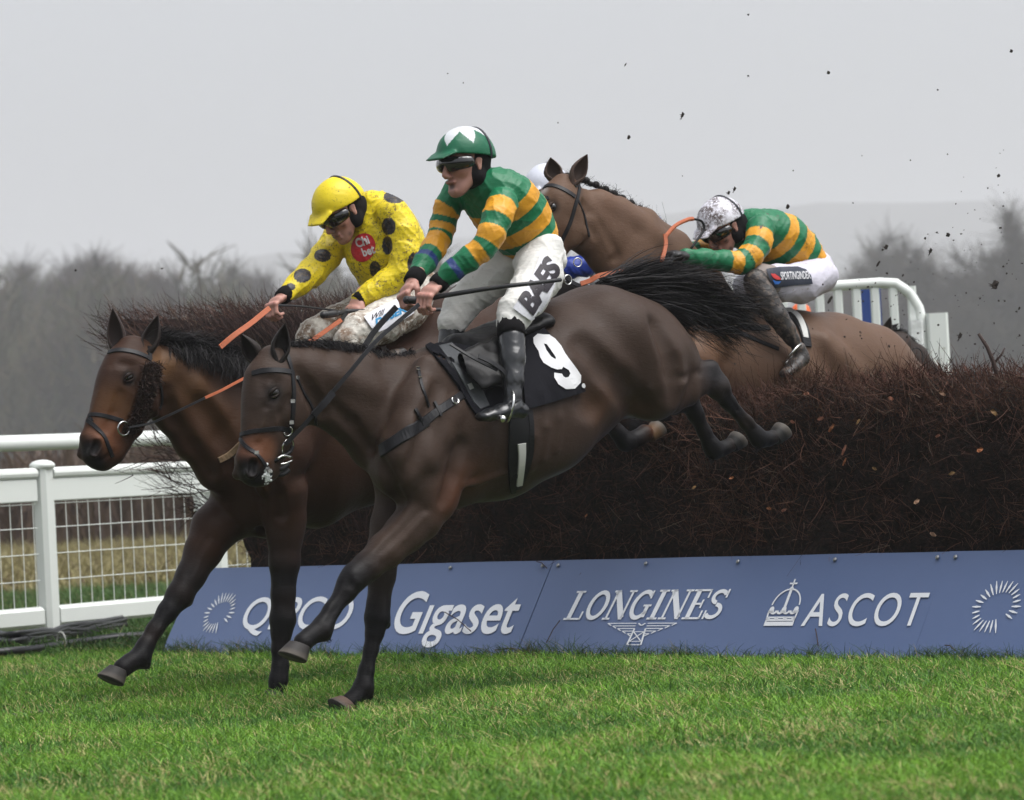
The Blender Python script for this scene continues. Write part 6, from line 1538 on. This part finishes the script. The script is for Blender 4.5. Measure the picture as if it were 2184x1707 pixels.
shin2 = [(964,688,25,-.2),(962,730,23,-.2),(968,775,21,-.21),(978,820,17,-.22),(985,850,15,-.22)]
K1 = Vector(h1.P(932,607,.075)); K2 = Vector(h1.P(880,601,-.08))
R1 = dict(label='jockey in green and amber hoops on number 9, arms stretched down the reins', head=(992,350,0), pitch=math.radians(9), yaw=math.radians(0), goggles=True, mouth=.020,
  body=[r1_torso, r1_near, r1_off, g_leg1, g_leg2, shin1, shin2],
  hands=[dict(wrist=K1, a=(.9, .0, -.62), n=(-.45, -.15, -.9), thumb=-1, curl=(42, 92, 150)), dict(wrist=K2, a=(.72, .1, -.70), n=(-.65, .25, -.7), thumb=1, curl=(45, 105, 165))],
  cap_mat=CAPM, cap=lambda V: capstar(V))
def capstar(V):
    x, y, z = V[:, 0]+.008, V[:, 1], V[:, 2]-.04
    az = np.arctan2(y, x); el = np.arctan2(z, np.hypot(x, y))
    saw = np.abs(((az/(2*math.pi)*6+.25) % 1)-.5)*2
    C = np.tile(np.array((.006, .125, .058)), (len(V), 1)); C[(el > .38+.62*saw) & (x < .12)] = (.68, .70, .72)
    C[(V[:, 0] > .118)] = (.006, .10, .045); C[(V[:, 0] < -.105)] = (.006, .16, .07); return C
rider1, HD_1 = rider(h1, R1)
jk, jtr, *_ = garment(h1, [r1_torso, r1_near, r1_off], .0048, .018, 'silks_jacket', SILK, rider1, jacket_green((h1.P(1022,392,0), h1.P(1140,545,0)), [(.30,1.15),(1.8,2.6),(3.0,3.75)], [(.9,1.5),(2.1,2.7),(3.2,4.3)]), wr=(.0055, 25, .3))
garment(h1, [g_leg1, g_leg2, [(1140,530,54,0,.15),(1148,560,52,0,.15)]], .006, .03, 'breeches', BREECH, rider1, mono((.74, .73, .69)), wr=(.005, 26, 1.2), pad=.004)
sb1 = chain(h1, shin1)
def boot(fr, sh, foot, name, material, parent, h=.0055, top=1):
    F_pr = [chain(fr, sh[top:]), chain(fr, foot)]; F_pr = [[(p, (r[0]+.006, r[1]+.006)) for p, r in pr] for pr in F_pr]
    lo, hi = bounds(F_pr); F = Field(lo, hi, h); [put(F, pr, .014) for pr in F_pr]; V, Q = F.mesh(); V = laplace(V, Q, 1, .4); V = wrinkle(V, Q, .0018, 34, 1.0)
    return mesh_obj(name, V, Q, material, parent, smooth=True)
boot(h1, shin1, [(1112,876,14,.345),(1095,872,16,.345),(1070,878,13,.35,.036),(1045,885,10,.355,.038),(1028,889,7,.36,.03)], 'boot', BOOT, rider1)
boot(h1, shin2, [(992,862,14,-.22),(960,872,13,-.24,.035),(930,880,9,-.25,.03)], 'boot', BOOT, rider1, top=0)
m = MB()
for pts in ([(1089,686,25.5,.26),(1090,702,27,.27),(1091,718,26.5,.283)],):
    pr = chain(h1, pts); m.tube([p for p, r in pr], [r[0]+.007 for p, r in pr], 20)
m.build('sock', KNIT, rider1, smooth=True)
def cuffs(fr, lst, parent):
    for (x0, y0, l0, x1, y1, l1, r) in lst:
        m = MB(); a, b = fr.P(x0, y0, l0), fr.P(x1, y1, l1); m.tube([a, a.lerp(b, .5), b], [r, r*1.06, r*.98], 18); m.build('cuff', KNIT, parent, smooth=True)
cuffs(h1, [(945,596,.083,929,610,.073,.037),(892,583,-.088,878,603,-.078,.037)], rider1)
m = MB(); m.torus(h1.P(1085,868,.345), (.75,-.35,.2), .062, .006, 22, 6); m.tube([h1.P(1072,894,.30), h1.P(1072,894,.41)], .014, 8); m.build('stirrup_iron', STL, horse1, smooth=True)
m = MB(); m.tube(smooth_path([h1.P(x, y, l) for x, y, l in ((1112,852,.37),(1098,858,.385),(1086,864,.385),(1078,878,.385))], 4), .0035, 6); m.torus(h1.P(1095,770,.312), (.1,.1,1), .046, .003, 20, 5); m.build('boot_strap', LEATH, rider1)
whip(h1, [(868,640,.0),(900,640,.04),(940,632,.10),(1000,622,.20),(1060,613,.28),(1120,606,.35),(1196,597,.36)], .0105, 'whip', 'black whip held by the green-jacketed rider of number 9, crossing his thigh', .18)
# thigh lettering
_, btr, *_x = garment(h1, [g_leg1], .008, .03, 'tmp', BREECH, None, mono((1, 1, 1)), wr=None, pad=.006); bpy.data.objects.remove(_)
PATCH = mat('white sponsor patch', (.66, .66, .70), .7, var=.1, bmp=.1); INKP = mat('dark letter ink', (.015, .010, .016), .6, bmp=0)
drape(h1, btr, [(1152,545),(1168,548),(1183,562),(1187,590),(1180,612),(1168,640),(1146,675),(1130,684),(1112,672),(1094,658),(1103,644),(1118,622),(1135,590)], 'sponsor_patch', PATCH, rider1, .0015, .018, lift=.004, back=False)
baes = text_shape('BAES', .05, space=.92)
drape(h1, btr, None, 'lettering', INKP, rider1, .001, .016, lift=.0075, shape=px_text(baes, (1131,673), (30,-47), (-27,-29)), back=False)

# ---- rider 2 (yellow)
YEL = (.80, .62, .012); SPOT = (.018, .018, .025)
r2_torso = [(792,446,46,0,.12),(804,462,64,0,.165),(812,494,80,0,.175),(822,532,86,0,.165),(838,568,80,0,.15),(855,598,64,0,.15)]
r2_near = [(836,455,36,.155),(858,495,35,.19),(866,540,33,.21),(855,582,31,.20),(825,604,28,.17),(792,624,24,.14),(768,640,19,.12)]
r2_off = [(748,470,34,-.155),(722,505,32,-.17),(697,545,32,-.16),(665,582,30,-.13),(637,606,26,-.10),(610,628,18,-.08)]
g2_leg1 = [(880,615,50,.10,.12),(862,655,48,.14),(815,688,42,.19),(768,708,38,.22),(744,728,32,.22)]
g2_leg2 = [(850,612,48,-.10,.12),(785,662,42,-.15),(715,695,38,-.19),(672,716,34,-.2),(655,742,28,-.2)]
s2_1 = [(744,728,27,.22),(752,760,25,.22),(775,790,22,.22),(800,800,18,.22),(822,790,14,.22)]
s2_2 = [(655,742,27,-.2),(668,780,24,-.2),(695,815,20,-.2),(715,840,15,-.2)]
K3 = h2.P(763,642,.12); K4 = h2.P(604,632,-.08)
R2 = dict(label='jockey in muddy yellow silks with black spots, head bowed, on the left horse', head=(727,450,0), pitch=math.radians(38), yaw=0, mouth=.002, mud=.55, goggles=True,
  body=[r2_torso, r2_near, r2_off, g2_leg1, g2_leg2, s2_1, s2_2],
  hands=[dict(wrist=K3, a=(.55, .0, -.75), n=(-.8, -.15, -.5), thumb=1, curl=(50, 110, 165)), dict(wrist=K4, a=(.9, .05, -.5), n=(-.3, .1, -.95), thumb=-1, curl=(55, 115, 170))],
  cap_mat=CAPMUD, cap=mono(YEL))
rider2, HD_2 = rider(h2, R2)
def yellow(V, prs):
    C = np.tile(np.array(YEL), (len(V), 1)); return C
j2, j2t, V_, Q_, _p = garment(h2, [r2_torso, r2_near, r2_off], .0048, .018, 'silks_jacket', SILKM, rider2, yellow, wr=(.0055, 25, 2.1))
C = np.tile(np.array(YEL), (len(V_), 1))
for (x, y, rx, ry) in ((842,420,24,14),(748,862,0,0),(829,483,15,19),(826,524,11,20),(800,574,12,17),(882,563,13,24),(722,496,15,17),(688,545,18,14),(645,588,19,15),(620,612,10,8)):
    if not rx: continue
    p, n = hit(h2, j2t, x, y); sc = h2.scale(p)
    ev = (V_-np.array(tuple(p))); L_ = [h2.px(q) for q in (p, p+Vector((.02, 0, 0)), p+Vector((0, .02, 0)), p+Vector((0, 0, .02)))]
    J = np.array([[(L_[k][0]-L_[0][0])/.02, (L_[k][1]-L_[0][1])/.02] for k in (1, 2, 3)])
    nrm = np.array(tuple(n)); U_ = ev@J
    m_ = ((U_[:, 0]/rx)**2+(U_[:, 1]/ry)**2 < 1) & (np.abs(ev@nrm) < .06); C[m_] = SPOT
a = j2.data.color_attributes['Col']; c4 = np.ones((len(V_), 4), np.float32); c4[:, :3] = C; a.data.foreach_set('color', c4.ravel())
RED = mat('red badge cloth', (.48, .008, .015), .6, var=.15, bmp=.2); WHT = mat('white badge letters', (.55, .50, .50), .7, bmp=0)
drape(h2, j2t, None, 'badge', RED, rider2, .002, .016, lift=.004, shape=(lambda s: (np.stack([776+s[0][:, 0]*.88-s[0][:, 1]*.30, 528+s[0][:, 1]*.95-s[0][:, 0]*-.28], 1), s[1]))(disc(0, 0, 27, 31, 28)), back=False)
for txt, org in (('Chi', (764,529)), ('bet', (777,548))):
    drape(h2, j2t, None, 'lettering', WHT, rider2, .001, .014, lift=.008, shape=px_text(text_shape(txt, .035), org, (19,-7), (-6,-17)), back=False)
garment(h2, [g2_leg1, g2_leg2, [(855,592,54,0,.15),(866,630,52,0,.15)]], .0065, .03, 'breeches', BREECHM, rider2, mono((.72, .69, .62)), wr=(.006, 28, 3.2), pad=.004)
boot(h2, s2_1, [(828,778,13,.22),(842,760,11,.22),(858,752,8,.22)], 'boot', BOOTM, rider2, top=1); boot(h2, s2_2, [(722,850,13,-.2),(700,868,10,-.2)], 'boot', BOOTM, rider2, top=1)
cuffs(h2, [(777,632,.127,762,645,.118,.036),(616,622,-.085,600,636,-.078,.036)], rider2)
_, b2t, *_x = garment(h2, [g2_leg1], .008, .03, 'tmp', BREECH, None, mono((1, 1, 1)), wr=None, pad=.006); bpy.data.objects.remove(_)
drape(h2, b2t, [(775,678),(800,662),(845,640),(872,640),(884,655),(880,668),(850,688),(806,708),(790,700)], 'sponsor_patch', PATCH, rider2, .0015, .018, lift=.007, back=False)
CY = mat('cyan letter ink', (.01, .22, .45), .6, bmp=0)
drape(h2, b2t, None, 'lettering', INKP, rider2, .001, .014, lift=.010, shape=px_text(text_shape('Will', .02, .3), (786,688), (17,-8), (2,-12)), back=False)
drape(h2, b2t, None, 'lettering', CY, rider2, .001, .014, lift=.010, shape=px_text(text_shape('DOSEN', .05), (798,697), (20,-9.5), (-1,-13)), back=False)
whip(h2, [(690,672,.20),(722,668,.19),(742,664,.17),(790,664,.22),(860,662,.22),(965,660,.22)], .0105, 'whip', 'black whip in the near hand of the yellow-jacketed rider', .2)

# ---- rider 3 (right)
r3_torso = [(1598,480,40,0,.12),(1610,490,50,0,.16),(1632,500,58,0,.175),(1662,515,62,0,.165),(1690,535,56,0,.15),(1712,556,46,0,.15)]
r3_near = [(1622,488,31,.155),(1618,518,29,.19),(1602,545,27,.205),(1580,561,25,.20),(1545,557,22,.18),(1505,552,20,.17),(1462,547,17,.16)]
r3_off = [(1570,490,30,-.155),(1530,520,25,-.17),(1495,532,21,-.15),(1462,536,17,-.12),(1445,538,15,-.10)]
g3_leg1 = [(1732,592,40,.10,.13),(1708,604,40,.16),(1662,604,37,.2),(1626,598,31,.22),(1614,606,27,.22)]
g3_leg2 = [(1715,588,40,-.10,.12),(1680,600,36,-.15),(1620,600,32,-.2),(1590,610,26,-.2)]
s3_1 = [(1612,600,24,.24),(1632,635,24,.27),(1655,672,21,.30),(1675,700,17,.31),(1690,724,14,.315)]
s3_2 = [(1590,610,24,-.2),(1612,650,22,-.2),(1640,690,17,-.2),(1655,715,13,-.2)]
K5 = h3.P(1456,547,.16); K6 = h3.P(1438,539,-.02)
R3 = dict(label='jockey in green and amber hoops with a mud-splashed white cap, crouching on the right', head=(1541,486,0), pitch=math.radians(34), yaw=0, mouth=.002, mud=.8, goggles=True,
  body=[r3_torso, r3_near, r3_off, g3_leg1, g3_leg2, s3_1, s3_2],
  hands=[dict(wrist=K5, a=(1, 0, .12), n=(-.1, -.1, -1), thumb=-1, curl=(60, 120, 170), col=(.012, .011, .012), glove=True, scale=1.12), dict(wrist=K6, a=(1, .1, .2), n=(-.1, .2, -1), thumb=1, curl=(60, 120, 170), col=(.012, .011, .012), glove=True, scale=1.12)],
  cap_mat=CAPMUD2, cap=mono((.80, .79, .86)))
rider3, HD_3 = rider(h3, R3)
garment(h3, [r3_torso, r3_near, r3_off], .0064, .018, 'silks_jacket', cloth_mat('silk with some mud', ((.05, .035, .025), .40, 34)), rider3, jacket_green((h3.P(1590,474,0), h3.P(1725,575,0)), [(.5,1.2),(1.9,2.5),(3.1,3.75)], [(1.2,2.4)], cuff=False), wr=(.006, 24, 4.4))
garment(h3, [g3_leg1, g3_leg2, [(1722,566,46,0,.15),(1732,592,42,0,.15)]], .007, .03, 'breeches', BREECH, rider3, lambda V, prs: np.where((limb_param(V, prs[0])[0] > 2.6)[:, None], np.array((.26, .22, .20)), np.array((.60, .58, .66))), wr=(.004, 26, 5.2), pad=.004)
boot(h3, s3_1, [(1704,745,13,.32),(1710,764,14,.32),(1694,780,12,.33,.034),(1674,797,8,.335,.03)], 'boot', BOOTM, rider3, top=0); boot(h3, s3_2, [(1662,730,12,-.2),(1645,745,10,-.2)], 'boot', BOOTM, rider3, top=0)
m = MB(); m.torus(h3.P(1690,756,.32), (.4,-.5,.6), .062, .006, 20, 6); m.build('stirrup_iron', STL, horse3, smooth=True)
_, b3t, *_x = garment(h3, [g3_leg1], .008, .03, 'tmp', BREECH, None, mono((1, 1, 1)), wr=None, pad=.006); bpy.data.objects.remove(_)
NAVP = mat('navy sponsor patch', (.010, .016, .035), .6, var=.2, bmp=.2)
drape(h3, b3t, [(1633,575),(1660,571),(1700,570),(1718,576),(1728,588),(1732,606),(1700,608),(1668,612),(1648,614),(1640,594)], 'sponsor_patch', NAVP, rider3, .0015, .018, lift=.004, back=False)
WT = mat('white letter ink', (.62, .62, .64), .6, bmp=0); RD_ = mat('red ink', (.55, .03, .03), .6, bmp=0); BL_ = mat('blue ink', (.02, .14, .5), .6, bmp=0)
st = text_shape('SPORTINGINDEX', .02); w_ = st[0][:, 0].max()
drape(h3, b3t, None, 'lettering', WT, rider3, .001, .012, lift=.0075, shape=px_text(st, (1663,597), (64/w_,-2/w_), (-2,-15)), back=False)
drape(h3, b3t, None, 'emblem', RD_, rider3, .001, .012, lift=.0075, shape=(np.array([(1642,585),(1650,585),(1660,592),(1663,597),(1654,597),(1647,593)]), [(0,1,2,3,4,5)]), back=False)
drape(h3, b3t, None, 'emblem', BL_, rider3, .001, .012, lift=.0075, shape=(np.array([(1646,597),(1654,600),(1663,600),(1658,606),(1650,606)]), [(0,1,2,3,4)]), back=False)
# ---- rider 4 (mostly hidden)
r4_torso = [(1218,448,34,0,.12),(1240,458,46,0,.16),(1275,470,52,0,.17),(1320,488,54,0,.165),(1360,500,56,0,.15),(1395,525,46,0,.15)]
r4_near = [(1240,468,28,.155),(1262,505,26,.19),(1268,545,24,.20),(1250,565,24,.19),(1215,572,22,.17),(1195,574,18,.15)]
r4_off = [(1205,462,28,-.155),(1195,505,25,-.18),(1180,540,22,-.17),(1155,560,18,-.13)]
g4_1 = [(1400,560,38,.1,.12),(1370,580,36,.16),(1320,590,32,.2),(1285,600,27,.22)]; g4_2 = [(1385,560,38,-.1,.12),(1340,585,34,-.16),(1290,600,27,-.2)]
s4_1 = [(1285,598,22,.22),(1300,640,20,.22),(1325,680,15,.22),(1335,700,12,.22)]; s4_2 = [(1290,600,22,-.2),(1310,650,18,-.2),(1325,690,13,-.2)]
R4 = dict(label='jockey in blue with a white cap, hidden behind the plaited horse', head=(1168,410,0), pitch=math.radians(24), yaw=0, mouth=.002, goggles=True,
  body=[r4_torso, r4_near, r4_off, g4_1, g4_2, s4_1, s4_2],
  hands=[dict(wrist=h4.P(1190,575,.15), a=(1, 0, -.1), n=(-.1, 0, -1), thumb=-1, curl=(60, 120, 170), col=(.012, .011, .012), glove=True), dict(wrist=h4.P(1150,562,-.12), a=(1, 0, -.1), n=(-.1, 0, -1), thumb=1, curl=(60, 120, 170), col=(.012, .011, .012), glove=True)],
  cap_mat=CAPM, cap=mono((.66, .68, .76)))
rider4, HD_4 = rider(h4, R4)
garment(h4, [r4_torso, r4_near, r4_off], .0075, .018, 'silks_jacket', SILK, rider4, mono((.010, .035, .26)), wr=(.008, 26, 6.4))
garment(h4, [g4_1, g4_2, [(1390,530,46,0,.15),(1400,560,42,0,.15)]], .008, .03, 'breeches', BREECH, rider4, mono((.6, .6, .6)), wr=(.004, 26, 5.2), pad=.004)
boot(h4, s4_1, [(1345,712,11,.22),(1325,722,9,.22)], 'boot', BOOT, rider4, top=0); boot(h4, s4_2, [(1335,700,11,-.2),(1315,712,9,-.2)], 'boot', BOOT, rider4, top=0)

# ------------------------------------------------------------------ flying mud
CL = mat('flying mud', (.035, .022, .014), .9, var=.5, scale=60, bmp=.8, bdist=.01)
def clod_mesh(seed):
    r = random.Random(seed); b = MB(); b.sphere((0, 0, 0), 1.0, 9, 7)
    b.v = [tuple(Vector(v)*(1+.55*mnoise.noise(Vector(v)*1.6+Vector((seed*3.1, 0, 0))))*(1 if seed % 3 else (.55+.45*abs(v[0])))) for v in b.v]
    if seed % 3 == 0:
        for _ in range(5): d = Vector((r.gauss(0, 1), r.gauss(0, 1), r.gauss(0, 1))).normalized(); b.tube([d*.6, d*1.5+Vector((0, 0, .2)), d*2.1], [.16, .12, .05], 4)
    me = bpy.data.meshes.new('mud_clod'); me.from_pydata(b.v, [], b.f); me.materials.append(CL); return me
CM = [clod_mesh(s) for s in range(6)]
def clod(x, y, size, D, k, label=None, stretch=(1, 1, 1), rot=None):
    o = bpy.data.objects.new('mud_clod', CM[k % 6]); COL.objects.link(o); o.location = at_depth(x, y, D); s = size/F0*D
    o.scale = (s*stretch[0], s*stretch[1], s*stretch[2]); o.rotation_euler = rot or (random.uniform(0, 6), random.uniform(0, 6), random.uniform(0, 6))
    tag(o, label or 'small dark speck of mud thrown into the air', 'mud clod', 'specks of mud in the air'); return o
big = [(2122,609,11,17,0,'largest mud clod with grass on it, in the air at the right edge'),(1456,245,6,17.5,3,'twisted dark clod high above the crouching rider, left of the others'),(1767,155,4,17,1,'dark round clod high in the sky, highest of the big ones'),(1334,138,4,17,4,'dark sliver of mud highest above the plaited horse'),
       (1341,293,4.5,18,5,'brown clod in the sky above the plaited horse'),(1567,403,5,17,3,'dark clod just above the crouching rider cap'),(1705,557,0,0,0,''),(1985,535,6,17,3,'dark jagged clod above the end post of the picket wing'),(2022,501,5,17,1,'dark clod between the two tall misty trees'),(1890,528,6,17.5,0,'soft brown clod in front of the round-topped misty tree'),
       (1873,563,7,17.5,2,'long sliver of mud under the soft brown clod'),(1760,667,0,0,0,''),(1770,640,9,17,2,'long dark sliver of mud crossing the picket rail'),(2048,716,7,17,3,'dark torn clod above the snapped branch'),(1680,441,5,18,5,'pale brown clod right above the hooped back'),(2157,109,4,17,1,'lone dark clod at the top right corner'),(2130,375,4,17,4,'dark clod above the tallest misty tree'),(1554,412,4.5,17.5,0,'brown clod beside the dark one above the white cap')]
for x, y, s, D, k, lb in big:
    if s: clod(x, y, s, D, k, lb, stretch=(.35, .35, 1.0) if 'sliver' in lb else (1, 1, .8), rot=(0, .6 if 'sliver' in lb else 2, 0))
rc = random.Random(11); n = 0
while n < 175:
    x = 1350+(2184-1350)*rc.random()**.62; y = 180+620*rc.random()**.62
    if y < 900-(x-1350)*.75: 
        if rc.random() > .12: continue
    if y > 790: continue
    D = rc.uniform(15.8, 18.5); s = rc.choice((1.0, 1.1, 1.3, 1.6, 2.2)); clod(x, y, s, D, n, stretch=(1, 1, rc.uniform(.5, 1.6))); n += 1
for x, y, s in ((161,577,2.6),(345,573,2.4),(955,157,1.4),(988,177,1.4),(1596,32,2.5),(1596,162,2.4),(762,405,2.5),(2000,192,2),(1190,262,1.5)): clod(x, y, s, 17, int(x))
# ------------------------------------------------------------------ damp winter air
hz = MB(); hz.box((0, 1549, 99), (4000, 0, 0), (0, 3100, 0), (0, 0, 200)); hm = bpy.data.materials.new('winter haze'); hm.use_nodes = True
t = hm.node_tree; t.nodes.clear(); o_ = t.nodes.new('ShaderNodeOutputMaterial'); pv = t.nodes.new('ShaderNodeVolumePrincipled')
pv.inputs['Density'].default_value = 0.00066; pv.inputs['Color'].default_value = (.93, .93, .965, 1); pv.inputs['Anisotropy'].default_value = 0.1
t.links.new(pv.outputs[0], o_.inputs['Volume'])
tag(hz.build('haze', hm), 'pale winter mist lying over the course', 'mist', kind='stuff')
